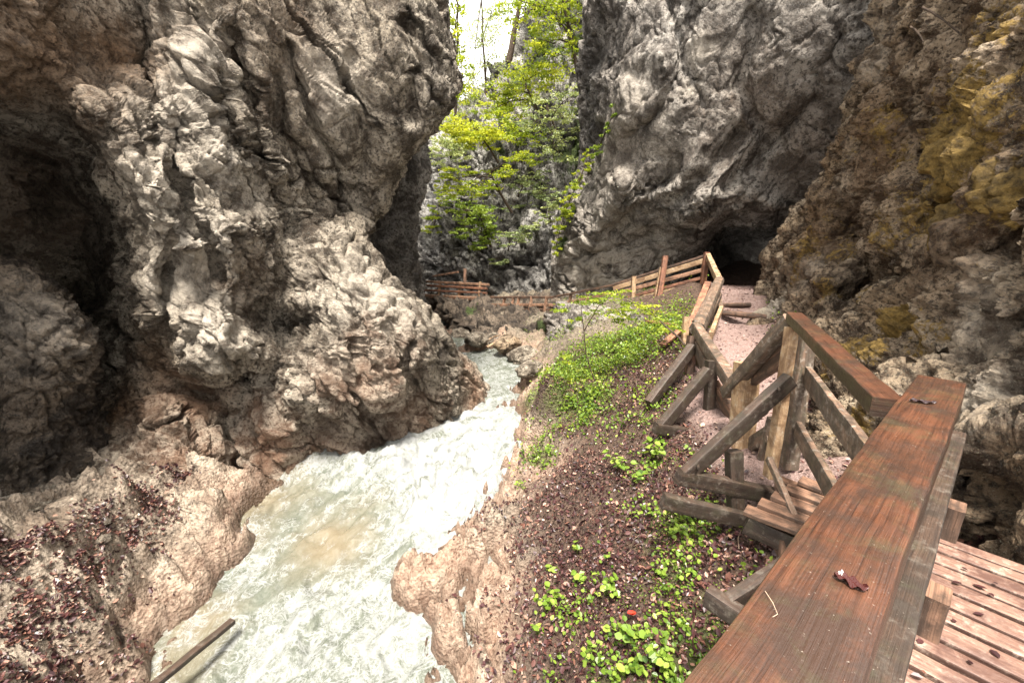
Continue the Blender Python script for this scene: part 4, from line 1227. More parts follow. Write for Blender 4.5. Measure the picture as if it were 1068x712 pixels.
# log steps set in the path
for a, b, w_, lab in (((753, 326, 9.25), (799, 331, 8.95), 6, 'wet log step across the gravel path, nearest and longest of the path steps'), ((750, 318, 10.4), (783, 318, 10.3), 4.5, 'dark log step across the gravel path, second from the cave'),
                      ((757, 309.5, 11.7), (780, 307.5, 11.7), 4, 'thin log step across the gravel path nearest the cave')):
    k = a[2] / F
    o = beam('log_step', P(*a), P(*b), w_ * k, w_ * k, W_brown, rnd=.4)
    tag(o, lab, 'step', 'log steps in the gravel path')

for a, b, w_, h_, mt, lab in (((158, 716, 2.98), (243, 647, 3.72), .075, .05, W_dark, 'dark squared timber lying in the shallow water by the pale shelf'),
                              ((400, 480, 7.2), (417, 467, 7.5), .05, .04, W_brown, 'short dark stick caught in the white rapids'),
                              ((676, 335, 9.8), (718, 341, 8.6), .16, .05, W_red, 'weathered board lying on the bank left of the log railing'),
                              ((691, 360, 7.6), (708, 345, 7.9), .13, .05, W_red, 'short red brown board end leaning on the bank by the log railing')):
    o = beam('plank' if w_ > .06 else 'stick', P(*a), P(*b), w_, h_, mt)
    tag(o, lab, 'plank' if w_ > .06 else 'stick')
# ------------------------------------------------------------------ leaves and plants
def leaf_material(name, stops, rough=.45, trans=.35, spec=.4):
    m, nt = new_mat(name)
    g = N(nt)
    c = g.ramp(g.attr('tint'), stops)
    b = g.node('ShaderNodeBsdfPrincipled')
    g.ln(c, b.inputs['Base Color'])
    b.inputs['Roughness'].default_value = rough
    b.inputs['Specular IOR Level'].default_value = spec
    t = g.node('ShaderNodeBsdfTranslucent')
    g.ln(g.mix(1.0, c, (1.0, .95, .5), 'MULTIPLY'), t.inputs['Color'])
    mx = g.node('ShaderNodeMixShader')
    mx.inputs[0].default_value = trans
    g.ln(b.outputs[0], mx.inputs[1])
    g.ln(t.outputs[0], mx.inputs[2])
    g.out(mx.outputs[0])
    return m


L_yellow = leaf_material('leaf_yellow_green', [(0, (.11, .17, .015)), (.5, (.28, .36, .035)), (1, (.52, .55, .06))], trans=.5)
L_green = leaf_material('leaf_green', [(0, (.05, .09, .015)), (.5, (.14, .22, .03)), (1, (.28, .36, .06))], trans=.45)
L_far = leaf_material('leaf_grey_green', [(0, (.10, .14, .06)), (.5, (.27, .33, .15)), (1, (.48, .52, .25))], trans=.4)  # far foliage, paled to stand in for haze
L_plant = leaf_material('leaf_fresh', [(0, (.05, .10, .012)), (.5, (.16, .25, .03)), (1, (.36, .44, .08))], rough=.35, trans=.35)
L_litter = leaf_material('leaf_dead', [(0, (.022, .008, .009)), (.35, (.065, .024, .024)), (.6, (.16, .072, .050)), (.80, (.34, .20, .145)), (1, (.58, .44, .35))], rough=.42, trans=.05, spec=.5)
L_red = leaf_material('leaf_red', [(0, (.45, .03, .015)), (1, (.55, .05, .02))], trans=.2)
L_wet = leaf_material('leaf_wet_brown', [(0, (.05, .012, .010)), (1, (.07, .02, .014))], rough=.25, trans=.0)
bark_m, nt = new_mat('bark')
g = N(nt)
ob_ = g.node('ShaderNodeTexCoord').outputs['Object']
g.out(g.bsdf(g.ramp(g.noise(ob_, 14, 4, .7), [(.35, (.025, .017, .012)), (.7, (.10, .07, .05))]), .8, .2))


def leaf_geo(pos, size, flat=.8, tint=None, asp=.62, face=None, rng=RNG, droop=.0):
    """folded four-point leaves; face: preferred normal"""
    n = len(pos)
    nrm = rng.normal(size=(n, 3)) * (1 - flat)
    nrm += (np.array([0, 0, 1.0]) if face is None else face) * flat
    nrm /= np.linalg.norm(nrm, axis=1, keepdims=True)
    d = rng.normal(size=(n, 3))
    d -= (d * nrm).sum(1, keepdims=True) * nrm
    d /= np.linalg.norm(d, axis=1, keepdims=True) + 1e-9
    d[:, 2] -= droop
    s = np.cross(nrm, d)
    L = np.asarray(size)[:, None] * np.ones((n, 1))
    b, t = pos - d * L * .5, pos + d * L * .5
    up = nrm * L * rng.uniform(.02, .18, (n, 1))
    cu = nrm * L * rng.uniform(-.12, .16, (n, 1))
    t = t + cu
    m1, m2 = pos - d * L * .22, pos + d * L * .16 + cu * .4
    V = np.stack([b, m1 + s * L * asp * .42 + up, m2 + s * L * asp * .45 + up, t, m2 - s * L * asp * .45 + up, m1 - s * L * asp * .42 + up], 1).reshape(-1, 3)
    i = np.arange(n)[:, None] * 6
    F_ = np.concatenate([i + [0, 1, 2, 3], i + [0, 3, 4, 5]], 1).reshape(-1, 4)
    tt = np.repeat(rng.random(n) if tint is None else tint, 6)
    return V, F_, tt


def leaf_mesh(name, pos, size, mat, parent=None, origin=None, **kw):
    V, F_, tt = leaf_geo(pos, size, **kw)
    loc = np.array(parent.location) if parent else (np.zeros(3) if origin is None else np.array(origin))
    me = fast_mesh(name, V - loc, F_, smooth=False)
    attr(me, 'tint', tt)
    o = link(name, me, mat, parent)
    if not parent and origin is not None:
        o.location = loc
    return o


def tube_geo(pts, radii, k=6):
    pts = [Vector(p) for p in pts]
    V, F_ = [], []
    for i, p in enumerate(pts):
        t = (pts[min(i + 1, len(pts) - 1)] - pts[max(i - 1, 0)]).normalized()
        a = t.orthogonal().normalized()
        b = t.cross(a)
        for j in range(k):
            an = 2 * math.pi * j / k
            V.append(p + (a * math.cos(an) + b * math.sin(an)) * radii[i])
    for i in range(len(pts) - 1):
        for j in range(k):
            F_.append((i * k + j, i * k + (j + 1) % k, (i + 1) * k + (j + 1) % k, (i + 1) * k + j))
    return np.array([tuple(v) for v in V]), F_


def tubes(name, lines, mat, parent=None, origin=None, k=6):
    vs, fs, o = [], [], 0
    for pts, rad in lines:
        V, F_ = tube_geo(pts, rad, k)
        vs.append(V)
        fs += [tuple(i + o for i in f) for f in F_]
        o += len(V)
    V = np.vstack(vs)
    loc = np.array(parent.location) if parent else (np.zeros(3) if origin is None else np.array(origin))
    me = fast_mesh(name, V - loc, fs)
    ob = link(name, me, mat, parent)
    if not parent and origin is not None:
        ob.location = loc
    return ob


def bent(a, b, bow, n=7, wob=.05):
    a, b = np.array(a), np.array(b)
    L = np.linalg.norm(b - a)
    out = []
    for i in range(n):
        t = i / (n - 1)
        out.append(a + (b - a) * t + np.array(bow) * math.sin(math.pi * t) + RNG.normal(scale=wob * L * .1, size=3) * (0 < i < n - 1))
    return out


def gz(x, y):
    return float(ground_z(np.array([[x, y]]))[0][0])


def ground_at(px, py):
    """where the ray through a photo pixel meets the ground"""
    a, b, c = [float(v) for v in rays(px, py)]
    t = np.linspace(1.5, 18, 700)
    z = ground_z(np.stack([a * t, b * t], -1))[0]
    i = int(np.argmax(c * t < z))
    return np.array([a * t[i], b * t[i], z[i]])


# -- leaf litter and ground cover (uncountable)
tri_area = np.ones(len(q)) * 0
dx_ = np.gradient(xs)[None, :] * np.gradient(ys)[:, None]
area = dx_.ravel()
qg = np.stack([X.ravel(), Yg.ravel()], -1)


def scatter(weight, n, lift):
    p = weight * area
    p = p / p.sum()
    i = RNG.choice(len(p), n, p=p)
    xy = qg[i] + RNG.normal(scale=.02, size=(n, 2))
    z = ground_z(xy)[0]
    return np.column_stack([xy, z + RNG.random(n) * lift + .006])


vis = (Yg.ravel() > 1.6) & (np.abs(X.ravel()) < Yg.ravel() * 1.35 + .6)
near_w = 1 / np.clip(Yg.ravel(), 2.5, 12) ** .8
litter_r = litter * (q[:, 0] > -1.5) * vis * near_w
ps = scatter(litter_r, 60000, .035)
tn_ = np.clip(RNG.beta(1.1, 2.3, len(ps)) + .25 * fbm(ps * 1.5, 2, 150), 0, 1)
o = leaf_mesh('leaf_litter', ps, np.clip(RNG.lognormal(-3.55, .42, len(ps)), .01, .075), L_litter, flat=.5, tint=tn_)
tag(o, 'dark red brown leaf litter covering the bank below the railing', 'leaf litter', None, 'stuff')
ps = scatter(lc ** 1.6 * vis * (q[:, 0] < -1.5), 12000, .03)
o = leaf_mesh('leaf_litter', ps, np.clip(RNG.lognormal(-3.5, .4, len(ps)), .012, .07), L_litter, flat=.6, tint=np.clip(RNG.beta(1.0, 2.0, len(ps)), 0, 1))
tag(o, 'maroon leaf litter in the hollow of the left shelf', 'leaf litter', None, 'stuff')
ps = scatter(pathm * vis, 900, .01)
o = leaf_mesh('leaf_litter', ps, RNG.uniform(.03, .06, len(ps)), L_litter, flat=.8)
tag(o, 'scattered reddish leaves on the gravel path', 'leaf litter', None, 'stuff')
dl = []
for _ in range(110):
    c_ = C0 + RX * random.uniform(-2.2, .6) + RN * (.12 + 1.2 * random.random() ** 1.3)
    dl.append([c_[0], c_[1], ZD + .006 + random.uniform(0, .008)])
dl = np.array(dl)
o = leaf_mesh('leaf_litter', dl, RNG.uniform(.015, .055, len(dl)), L_litter, flat=.88, tint=np.clip(RNG.beta(1, 3.2, len(dl)), 0, 1))
tag(o, 'dark wet leaves and scraps scattered on the plank deck', 'leaf litter', None, 'stuff')
gw = np.clip(greenm, 0, 1) ** 1.3 * vis * near_w * sstep(.1, .5, above)
ps = scatter(gw, 19000, .11)
cl = fbm(ps * 1.7, 3, 140)
ps = ps[cl > -.05]
o = leaf_mesh('ground_cover', ps, RNG.uniform(.018, .05, len(ps)), L_plant, flat=.6, tint=np.clip(.45 + .35 * fbm(ps * 2.2, 2, 141) + RNG.normal(scale=.2, size=len(ps)), 0, 1), asp=.8)
tag(o, 'low bright green ground cover on the river bank', 'ground cover', None, 'stuff')

ps = scatter(gw, 26000, .05)
ps = ps[fbm(ps * 1.9 + 20, 3, 147) > .0]
o = leaf_mesh('ground_cover', ps, RNG.uniform(.008, .022, len(ps)), L_green, flat=.35, tint=np.clip(.6 + RNG.normal(scale=.25, size=len(ps)), 0, 1), asp=.6)
tag(o, 'fine dull green herbs and moss tufts on the littered bank', 'ground cover', None, 'stuff')
gw2 = np.clip(greenm, 0, 1) * vis * sstep(.25, .6, above) * sstep(5.0, 6.5, Yg.ravel()) * sstep(13, 11, Yg.ravel())
for mt_, n_, up_, lab in ((L_plant, 9000, .20, 'taller bright green herbs on the upper bank before the log railing'), (L_yellow, 3500, .30, 'yellow green sprays among the herbs of the upper bank')):
    ps = scatter(gw2, n_, up_)
    ps = ps[fbm(ps * 1.3 + n_, 3, 143) > -.1]
    o = leaf_mesh('ground_cover', ps, RNG.uniform(.025, .065, len(ps)), mt_, flat=.55, tint=np.clip(.4 + .35 * fbm(ps * 2.2, 2, 144) + RNG.normal(scale=.2, size=len(ps)), 0, 1), asp=.75)
    tag(o, lab, 'ground cover', None, 'stuff')

tw_ = scatter(np.maximum(litter_r, lc * vis * .25), 170, .03)
tl_ = []
for p_ in tw_:
    an, L_ = random.uniform(0, 6.28), random.uniform(.06, .35)
    e_ = p_ + np.array([math.cos(an) * L_, math.sin(an) * L_, 0])
    e_[2] = gz(e_[0], e_[1]) + .03
    tl_.append((bent(p_, e_, (random.uniform(-.03, .03), 0, .015), 5, .4), list(np.linspace(random.uniform(.002, .005), .001, 5))))
mt_, nt = new_mat('twig_wood')
g = N(nt)
g.out(g.bsdf(g.ramp(g.noise(g.node('ShaderNodeTexCoord').outputs['Object'], 2.5, 2, .5), [(.4, (.035, .022, .015)), (.6, (.30, .22, .16))]), .8, .2))
tag(tubes('twigs', tl_, mt_, k=4), 'thin fallen twigs strewn through the leaf litter', 'twigs', None, 'stuff')

# -- single plants on the bank
GP = 'small leafy plants on the littered bank'


def plant(px, py, n, size, label, spread=.12, rise=.10, mat=L_plant, tint=.5):
    b = ground_at(px, py)
    root = empty('leafy_plant', tuple(b), label, 'plant', GP)
    lines, pos = [], []
    for k in range(n):
        an = random.uniform(0, 6.28)
        r = spread * math.sqrt(random.random())
        tip = b + np.array([math.cos(an) * r, math.sin(an) * r, rise * random.uniform(.5, 1.2)])
        mid_ = (b + tip) / 2 + np.array([0, 0, .02])
        lines.append(([b, mid_, tip], [.003, .0022, .0012]))
        pos.append(tip)
        if random.random() < .5:
            pos.append(mid_ + np.array([random.uniform(-.03, .03), random.uniform(-.03, .03), .015]))
    tubes('stem', lines, L_green_stem, root, k=4)
    pos = np.array(pos)
    leaf_mesh('foliage', pos, RNG.uniform(.7, 1.25, len(pos)) * size, mat, root, flat=.72, asp=.85, tint=np.clip(tint + RNG.normal(scale=.22, size=len(pos)), 0, 1))
    return root


L_green_stem, nt = new_mat('plant_stem')
g = N(nt)
g.out(g.bsdf((.10, .13, .03), .6, .3))
for a in [
    (645, 490, 16, .075, 'bright broad leaved plant on the left of the clump beside the projecting joist', .22, .16),
    (680, 478, 18, .085, 'largest bright green clump growing beside the projecting joist', .24, .17),
    (664, 505, 10, .065, 'lower bright plant just below the largest clump by the joist', .14, .12),
    (602, 578, 6, .075, 'pair of pale round leaves rising from dark litter above the tall sprig', .07, .09),
    (577, 597, 4, .07, 'single yellow green seedling nearest the pink rock edge', .05, .07),
    (603, 610, 5, .085, 'plant with one large yellow green round leaf on bare dark litter', .06, .08),
    (631, 622, 16, .055, 'dense many leaved green sprig in the middle of the lower bank', .16, .16),
    (570, 638, 16, .06, 'tall green sprig leaning over the pink rock edge', .13, .18),
    (560, 662, 8, .055, 'small grassy green plant lowest on the pink rock edge', .08, .12),
    (642, 664, 6, .06, 'small plant just left of the red leaf', .09, .1),
    (662, 680, 14, .062, 'yellow green plant with hanging leaves under the red leaf', .13, .16),
    (658, 706, 8, .065, 'bright leaf cluster at the very bottom edge of the bank', .10, .1),
    (618, 692, 12, .05, 'low dull green plant left of the bottom leaf cluster', .12, .08),
    (696, 696, 14, .055, 'green plant beside the lowest part of the cap beam', .14, .1),
    (546, 512, 10, .05, 'small plant hanging at the brink above the white water', .12, .08),
    (575, 475, 12, .055, 'green tuft on the brink at the top of the dark bank', .16, .1),
]:
    plant(*a)

# the one red leaf
c = ground_at(658, 654) + np.array([0, 0, .09])
V, F_, tt = leaf_geo(np.array([c, c + [.012, .004, .004], c + [-.012, .002, .006]]), np.array([.06, .05, .05]), flat=.8, asp=.9)
me = fast_mesh('fallen_leaf', V - c, F_, smooth=False)
attr(me, 'tint', tt)
o = link('fallen_leaf', me, L_red)
o.location = c
tag(o, 'single bright red leaf among the green plants on the bank', 'leaf')


def curled_leaf(px, py, ang, L, w, label, mat=L_wet):
    c = PZ(px, py, -.545)
    bm = bmesh.new()
    nu, nv = 14, 6
    vv = []
    for i in range(nu + 1):
        t = i / nu
        for j in range(nv + 1):
            s_ = j / nv - .5
            wd = w * (math.sin(math.pi * min(1, t * .92 + .05)) ** .7) * (1 + .10 * math.sin(t * 13 + j * 2))
            x_, y_ = (t - .5) * L, s_ * wd + .12 * w * math.sin(t * 5)
            z_ = .002 + .35 * abs(s_) * w * (.5 + .5 * math.sin(t * 6 + 1)) + .004 * math.sin(t * 17 + s_ * 9)
            ca, sa = math.cos(ang), math.sin(ang)
            vv.append(bm.verts.new((x_ * ca - y_ * sa, x_ * sa + y_ * ca, z_)))
    for i in range(nu):
        for j in range(nv):
            k = i * (nv + 1) + j
            bm.faces.new((vv[k], vv[k + 1], vv[k + nv + 2], vv[k + nv + 1]))
    me = bpy.data.meshes.new('fallen_leaf')
    bm.to_mesh(me)
    bm.free()
    a_ = me.attributes.new('tint', 'FLOAT', 'POINT')
    o = link('fallen_leaf', me, mat)
    o.location = c
    me.polygons.foreach_set('use_smooth', np.ones(len(me.polygons), bool))
    tag(o, label, 'leaf')


curled_leaf(887, 607, -.75, .045, .024, 'large wet dark red leaf stuck on the cap beam near its joint')
curled_leaf(962, 419, -.3, .075, .022, 'curled reddish leaf lying near the far end of the cap beam', L_litter)
tw = [PZ(798, 616, -.546), PZ(806, 628, -.543), PZ(811, 640, -.546), PZ(806, 643, -.546)]
o = tubes('grass_stalk', [(tw, [.0004] * 4)], None, origin=tw[0], k=5)
mm_, nt = new_mat('dry_stalk')
g = N(nt)
g.out(g.bsdf((.62, .45, .33), .6, .3))
o.data.materials.append(mm_)
tag(o, 'thin pale dry stalk lying on the cap beam', 'stalk')


# -- trees
def crown(name, root, clumps, n, size, mat, flat=.55, tint0=.5, tv=.3):
    """clumps: (centre, (rx, ry, rz)); leaves crowd in small sprays inside each"""
    pos = []
    tn_ = []
    wsum = sum(r[0] * r[2] for c, r in clumps)
    for c, r in clumps:
        m = max(20, int(n * r[0] * r[2] / wsum))
        ns = max(4, m // 22)
        cen = RNG.normal(size=(ns, 3)) * .55
        cen /= np.maximum(1, np.linalg.norm(cen, axis=1, keepdims=True))
        pick = RNG.integers(0, ns, m)
        spread = RNG.normal(size=(m, 3)) * np.array([.16, .16, .05]) * np.array([1, 1, 1])
        pp = (cen[pick] + spread / 1.0) * np.array(r) + np.array(c)
        pos.append(pp)
        tn_.append(np.clip(tint0 + RNG.normal(scale=tv * .6, size=ns)[pick] + RNG.normal(scale=tv * .5, size=m), 0, 1))
    pos = np.vstack(pos)
    return leaf_mesh(name, pos, RNG.uniform(.7, 1.3, len(pos)) * size, mat, root, flat=flat, tint=np.concatenate(tn_))


GT = 'trees on the far cliff'


def tree(label, base, tip, r0, clumps, n, size, mat, bow=(0, 0, 0), tint=.5, flat=.55, name='broadleaf_tree'):
    """base, tip: (px, py, Y); clumps: (px, py, Y, half width px, half height px)"""
    b = P(*base)
    root = empty(name, tuple(b), label, 'tree', GT)
    t = P(*tip)
    tr = bent(b, t, bow)
    lines = [(tr, list(np.linspace(r0, r0 * .35, len(tr))))]
    cl = []
    for (px, py, Y, rx, ry) in clumps:
        c = P(px, py, Y)
        k = Y / F
        cl.append((c, (rx * k, min(rx * k, 1.6), ry * k)))
        s_ = tr[int(RNG.integers(2, len(tr)))]
        lines.append((bent(s_, c, (0, 0, .2), 5), list(np.linspace(r0 * .45, r0 * .12, 5))))
        for _ in range(3):
            e = c + RNG.normal(size=3) * np.array([rx * k * .6, .5, ry * k * .5])
            lines.append((bent(s_ * .3 + c * .7, e, (0, 0, .08), 4), list(np.linspace(r0 * .2, r0 * .06, 4))))
    tubes('trunk', lines, bark_m, root)
    crown('crown', root, cl, n, size, mat, flat, tint)


tree('slender yellow green tree at the left edge of the sky gap', (474, 150, 27), (478, 5, 27), .10, [(474, 30, 27, 12, 22), (478, 75, 27, 14, 20), (484, 105, 27, 16, 16), (470, 0, 27, 14, 18), (462, 130, 27, 16, 14)], 2800, .14, L_yellow, tint=.6)
tree('thin pale grey green tree against the white sky', (508, 120, 30), (502, 0, 30), .10, [(503, 30, 30, 18, 18), (510, 60, 30, 20, 20), (500, 85, 30, 16, 16), (515, 10, 30, 14, 16), (490, 110, 29, 16, 14)], 2800, .12, L_far, tint=.6)
tree('tall bare dark trunk leaning above the cliff top', (530, 66, 30), (549, -30, 30), .22, [(548, -10, 30, 12, 14), (540, 18, 30, 8, 6)], 180, .15, L_far, tint=.2)
tree('broad yellow green tree beside the dark wall edge', (603, 75, 23.5), (585, -10, 23.5), .12, [(578, 18, 23.5, 26, 20), (597, 8, 23.5, 18, 18), (570, 45, 23.5, 20, 12), (595, 45, 23.5, 14, 14), (560, 2, 23.5, 20, 14), (585, -25, 23.5, 34, 18), (535, 20, 24, 16, 14), (575, 62, 23.5, 22, 10)], 4200, .13, L_yellow, tint=.55)
tree('low yellow green tree in the middle of the cliff', (560, 115, 25.5), (545, 80, 25.5), .09, [(550, 82, 25.5, 26, 12), (530, 92, 25.5, 18, 12), (575, 75, 25.5, 20, 10), (520, 100, 25.5, 12, 10), (540, 110, 25.3, 22, 10), (508, 118, 25.5, 14, 8)], 3200, .14, L_yellow, tint=.65)
tree('brightest spreading yellow tree above the pale rocks', (520, 170, 23.5), (498, 136, 23), .07, [(492, 134, 23, 26, 9), (510, 142, 23, 22, 8), (478, 140, 23, 14, 7), (500, 150, 23, 18, 6)], 2600, .14, L_yellow, tint=.85)
tree('curved trunk tree with layered sprays on the rock ledge', (534, 222, 23), (512, 175, 22.5), .08, [(500, 195, 22.5, 20, 10), (478, 178, 22.5, 16, 8), (520, 178, 22.5, 16, 8), (482, 200, 22.5, 16, 8), (545, 165, 22.8, 18, 9), (465, 190, 22.8, 12, 9)], 3000, .12, L_yellow, bow=(-.3, 0, .3), tint=.6)
tree('dense green tree hanging low over the bridge', (512, 258, 22), (500, 222, 21.8), .07, [(496, 222, 21.8, 20, 12), (510, 240, 21.8, 14, 12), (485, 240, 21.8, 14, 9), (478, 212, 21.8, 12, 8), (500, 255, 21.8, 12, 7)], 2800, .12, L_green, tint=.8)
tree('dull green tree on the dark crag right of the gap', (585, 150, 23), (570, 110, 22.6), .07, [(570, 112, 22.6, 22, 12), (590, 125, 22.6, 16, 12), (555, 130, 22.6, 16, 10), (575, 145, 22.8, 18, 9), (598, 100, 22.6, 12, 12), (580, 165, 22.6, 16, 9)], 2200, .12, L_far, tint=.6)
tree('small olive bush on the cliff left of the dark crag', (540, 205, 23.6), (545, 195, 23.2), .05, [(545, 195, 23.2, 16, 10), (560, 185, 23.2, 16, 10), (565, 205, 23.0, 14, 10), (535, 215, 23.4, 12, 6)], 1300, .11, L_far, tint=.5, name='bush')
tree('small pale bush low on the cliff by the wall edge', (575, 232, 21.6), (572, 222, 21.4), .05, [(570, 222, 21.4, 12, 10), (580, 205, 21.4, 10, 10), (560, 235, 21.6, 12, 7)], 900, .11, L_far, tint=.6, name='bush')

tree('pale leafy bush at the foot of the sky gap', (470, 165, 26.5), (468, 150, 26), .05, [(466, 150, 26, 16, 12), (482, 158, 25.8, 14, 9), (455, 165, 26, 12, 9)], 1500, .13, L_far, tint=.7, name='bush')
tree('light green bush between the two yellow trees on the cliff', (540, 150, 24.5), (535, 135, 24.2), .05, [(535, 132, 24.2, 18, 10), (552, 142, 24, 14, 9), (522, 118, 24.6, 14, 8)], 1600, .12, L_yellow, tint=.45, name='bush')
tree('yellow green bush at the left foot of the pale cliff', (452, 238, 25), (455, 225, 24.6), .05, [(455, 222, 24.6, 12, 10), (462, 205, 24.6, 10, 8), (448, 240, 24.8, 10, 7)], 1000, .12, L_yellow, tint=.5, name='bush')
tree('small green bush on the ledge above the low fence', (530, 262, 22.5), (532, 250, 22.2), .04, [(532, 250, 22.2, 14, 8), (548, 244, 22, 10, 7), (520, 272, 22.4, 10, 6)], 1100, .10, L_far, tint=.5, name='bush')

# -- creepers on the edge of the big wall
for label, pts, n, mat, tint in (
        ('long yellow green creeper hanging down the edge of the great overhanging wall', [(612, 168, 15.9, 6, 10), (604, 188, 15.9, 6, 11), (596, 205, 15.9, 8, 12), (589, 222, 16.0, 9, 12), (584, 240, 16.1, 7, 10), (580, 258, 16.2, 5, 9)], 2200, L_yellow, .6),
        ('thin green creeper in the crack of the dark upper wall edge', [(640, 118, 13.9, 4, 8), (633, 135, 14.2, 5, 8), (626, 150, 14.6, 6, 8), (618, 160, 15.2, 6, 6)], 500, L_green, .6)):
    b = P(pts[-1][0], pts[-1][1], pts[-1][2])
    root = empty('creeper', tuple(b), label, 'creeper')
    cl = [(P(px, py, Y), (rx * Y / F, .25, ry * Y / F)) for px, py, Y, rx, ry in pts]
    tubes('stem', [([c[0] for c in cl], list(np.linspace(.02, .012, len(cl))))], bark_m, root)
    crown('foliage', root, cl, n, .075, mat, .3, tint)

# -- sapling on the mound
b = ground_at(622, 402)
root = empty('sapling', tuple(b), 'slim dark stemmed sapling with yellow green sprays before the far fence', 'sapling')
Yb = b[1]
s1 = [b, P(617, 388, Yb), P(611, 368, Yb), P(609, 345, Yb), P(606, 322, Yb), P(612, 308, Yb)]
s2 = [P(724, 372, Yb - .6), P(708, 352, Yb - .4), P(692, 338, Yb - .2), P(676, 322, Yb), P(650, 312, Yb)]
tubes('trunk', [(s1, [.014, .012, .010, .008, .006, .004]), ([s1[3], P(625, 318, Yb), P(650, 312, Yb)], [.01, .007, .004]), ([P(611, 368, Yb), P(590, 380, Yb + .1), P(575, 392, Yb + .2)], [.009, .006, .003])], bark_m, root)
crown('crown', root, [(P(px, py, Yb), (rx * Yb / F, .4, ry * Yb / F)) for px, py, rx, ry in ((612, 315, 22, 5), (640, 308, 20, 6), (588, 321, 14, 4), (660, 322, 16, 5), (628, 327, 18, 4), (600, 334, 12, 4), (645, 334, 14, 4), (590, 372, 12, 5), (575, 388, 9, 4))], 1300, .05, L_yellow, .6, .4)
b2 = s2[0]
root = empty('sapling', tuple(b2), 'arching dark branch sapling left of the log railing', 'sapling')
tubes('trunk', [(s2, [.02, .018, .014, .01, .005])], bark_m, root)
crown('crown', root, [(P(px, py, Yb - .1), (rx * Yb / F, .35, ry * Yb / F)) for px, py, rx, ry in ((668, 318, 20, 7), (685, 328, 16, 7), (650, 328, 16, 6), (700, 345, 12, 6))], 700, .05, L_yellow, .7, .6)


# -- stones
def stone(px, py, r, label, mat, cat='stone', name='stone', sq=(1, .8, .55), group=None, seed=0, n=26):
    c = ground_at(px, py)
    bm = bmesh.new()
    bmesh.ops.create_icosphere(bm, subdivisions=4 if r > .12 else 3, radius=1)
    V = np.array([v.co[:] for v in bm.verts])
    f1, f2, cid, tl = worley(V * 1.6 + seed * 3.3, seed, True)
    d = 1 + .22 * tl + .12 * fbm(V * 1.2 + seed, 3, seed) + .05 * fbm(V * 5 + seed, 3, seed)
    V = V * d[:, None] * np.array(sq) * r
    for v, co in zip(bm.verts, V):
        v.co = co
    me = bpy.data.meshes.new(name)
    bm.to_mesh(me)
    bm.free()
    me.polygons.foreach_set('use_smooth', np.ones(len(me.polygons), bool))
    o = link(name, me, mat)
    o.location = c + np.array([0, 0, r * sq[2] * .35])
    o.rotation_euler = (random.uniform(-.2, .2), random.uniform(-.2, .2), random.uniform(0, 6.28))
    tag(o, label, cat, group)


GS = 'loose stones on the left shelf'
stone(111, 548, .055, 'pale flat stone highest on the maroon leaf litter', M_left, group=GS, seed=1)
stone(110, 566, .07, 'largest pale stone lying on the maroon leaf litter', M_left, group=GS, seed=2)
stone(101, 588, .05, 'small grey stone lowest at the edge of the leaf litter', M_left, group=GS, seed=3)
GB = 'boulders at the far river bend'
for px, py, r, lab, sd_ in ((497, 358, .42, 'pale boulder at the water behind the nose, leftmost at the bend', 4), (514, 356, .34, 'rounded grey boulder in the middle of the bend', 5), (530, 362, .40, 'brown boulder below the dark bank at the bend', 6), (546, 374, .42, 'large pinkish boulder on the right shore of the bend', 7), (552, 388, .34, 'lowest pinkish boulder where the bank meets the rapids', 8), (480, 352, .4, 'small boulder tucked behind the pale nose', 9)):
    stone(px, py, r, lab, M_brown if 'brown' in lab else M_left, 'boulder', 'boulder', (1.2, .9, .6), GB, sd_)
for i, (a, b, lab) in enumerate((((497, 364, 13.6), (520, 350, 14.2), 'bleached driftwood pole leaning on the boulders at the bend'), ((508, 362, 13.5), (528, 355, 13.9), 'shorter bleached driftwood stick on the boulders at the bend'), ((536, 384, 12.2), (552, 362, 12.8), 'dark driftwood stick on the right shore of the bend'))):
    pts = bent(P(*a), P(*b), (0, 0, .06), 6, .1)
    o = tubes('driftwood', [(pts, list(np.linspace(.05, .025, 6)))], W_tan if i < 2 else bark_m, origin=pts[0])
    tag(o, lab, 'driftwood', 'driftwood at the river bend')
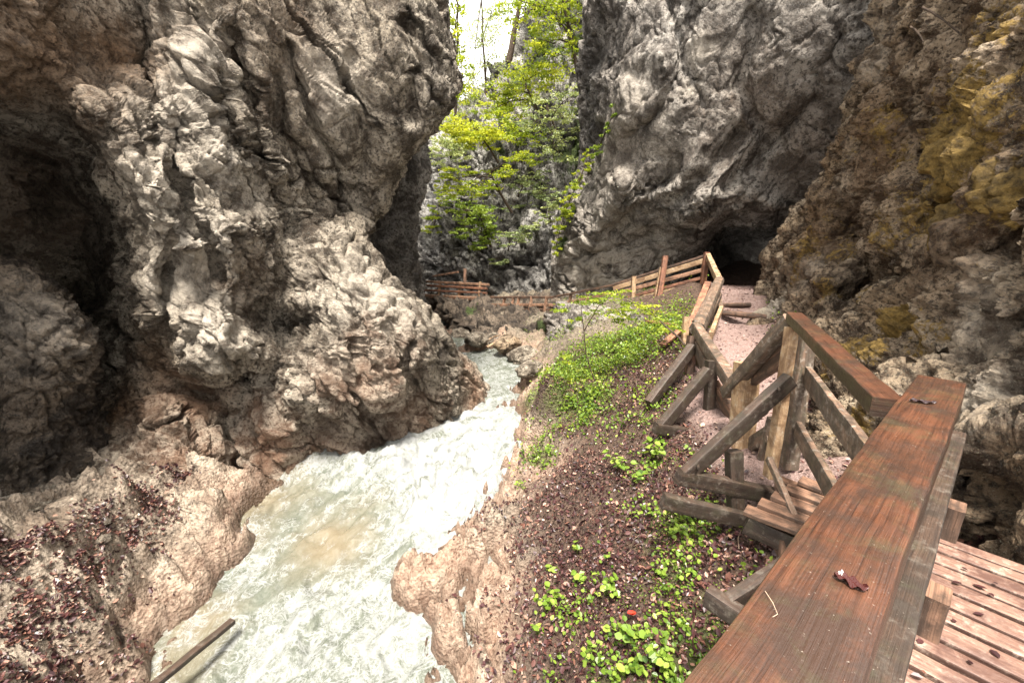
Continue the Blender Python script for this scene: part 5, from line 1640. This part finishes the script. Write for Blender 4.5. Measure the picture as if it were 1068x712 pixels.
# iron pegs in the right wall
for a, b, lab in (((962, 8, 5.6), (1003, 37, 5.1), 'long dark iron rod sticking out high on the right wall'), ((950, 28, 5.6), (963, 44, 5.4), 'short dark iron rod below the long one on the right wall')):
    pts = bent(P(*a), P(*b), (0, 0, .02), 5, .05)
    o = tubes('iron_rod', [(pts, [.013, .012, .011, .009, .006])], bark_m, origin=pts[0])
    tag(o, lab, 'rod', 'iron rods in the right wall')
# ------------------------------------------------------------------ light
EL, AZ = math.radians(68), math.radians(182)      # azimuth measured clockwise from +Y
world = bpy.data.worlds.new('World')
scene.world = world
world.use_nodes = True
wt = world.node_tree
wt.nodes.clear()
g = N(wt)
sky = g.node('ShaderNodeTexSky', sky_type='NISHITA')
sky.sun_disc = False
sky.sun_elevation = EL
sky.sun_rotation = AZ
sky.air_density = 1.0
sky.dust_density = 3.0
tc = g.node('ShaderNodeTexCoord').outputs['Generated']
cloud = g.ramp(g.noise(tc, 2.2, 6, .6, .3), [(.25, .72), (.6, 1.)])
hs = g.node('ShaderNodeHueSaturation')
hs.inputs['Saturation'].default_value = .25
g.ln(sky.outputs[0], hs.inputs['Color'])
c = g.mix(cloud, hs.outputs[0], (8.1, 7.9, 7.6))
bg = g.node('ShaderNodeBackground')
g.ln(c, bg.inputs['Color'])
bg.inputs['Strength'].default_value = 0.09
o = g.node('ShaderNodeOutputWorld')
g.ln(bg.outputs[0], o.inputs['Surface'])
sd = bpy.data.lights.new('sun', 'SUN')
sd.energy = 3.6
sd.angle = math.radians(14)
sd.color = (1.0, .94, .85)
so = bpy.data.objects.new('sun', sd)
COL.objects.link(so)
dv = Vector((math.sin(AZ) * math.cos(EL), math.cos(AZ) * math.cos(EL), math.sin(EL)))
so.rotation_euler = dv.to_track_quat('Z', 'Y').to_euler()
so.location = dv * 40
scene.view_settings.view_transform = 'Standard'
scene.view_settings.look = 'None'
scene.view_settings.exposure = 1.98
scene.view_settings.gamma = 1.0
scene.view_settings.use_curve_mapping = False
scene.cycles.use_denoising = True
scene.cycles.sample_clamp_indirect = 4.0
scene.cycles.max_bounces = 6
scene.cycles.diffuse_bounces = 3
scene.cycles.glossy_bounces = 2
scene.cycles.transmission_bounces = 3
scene.cycles.transparent_max_bounces = 4
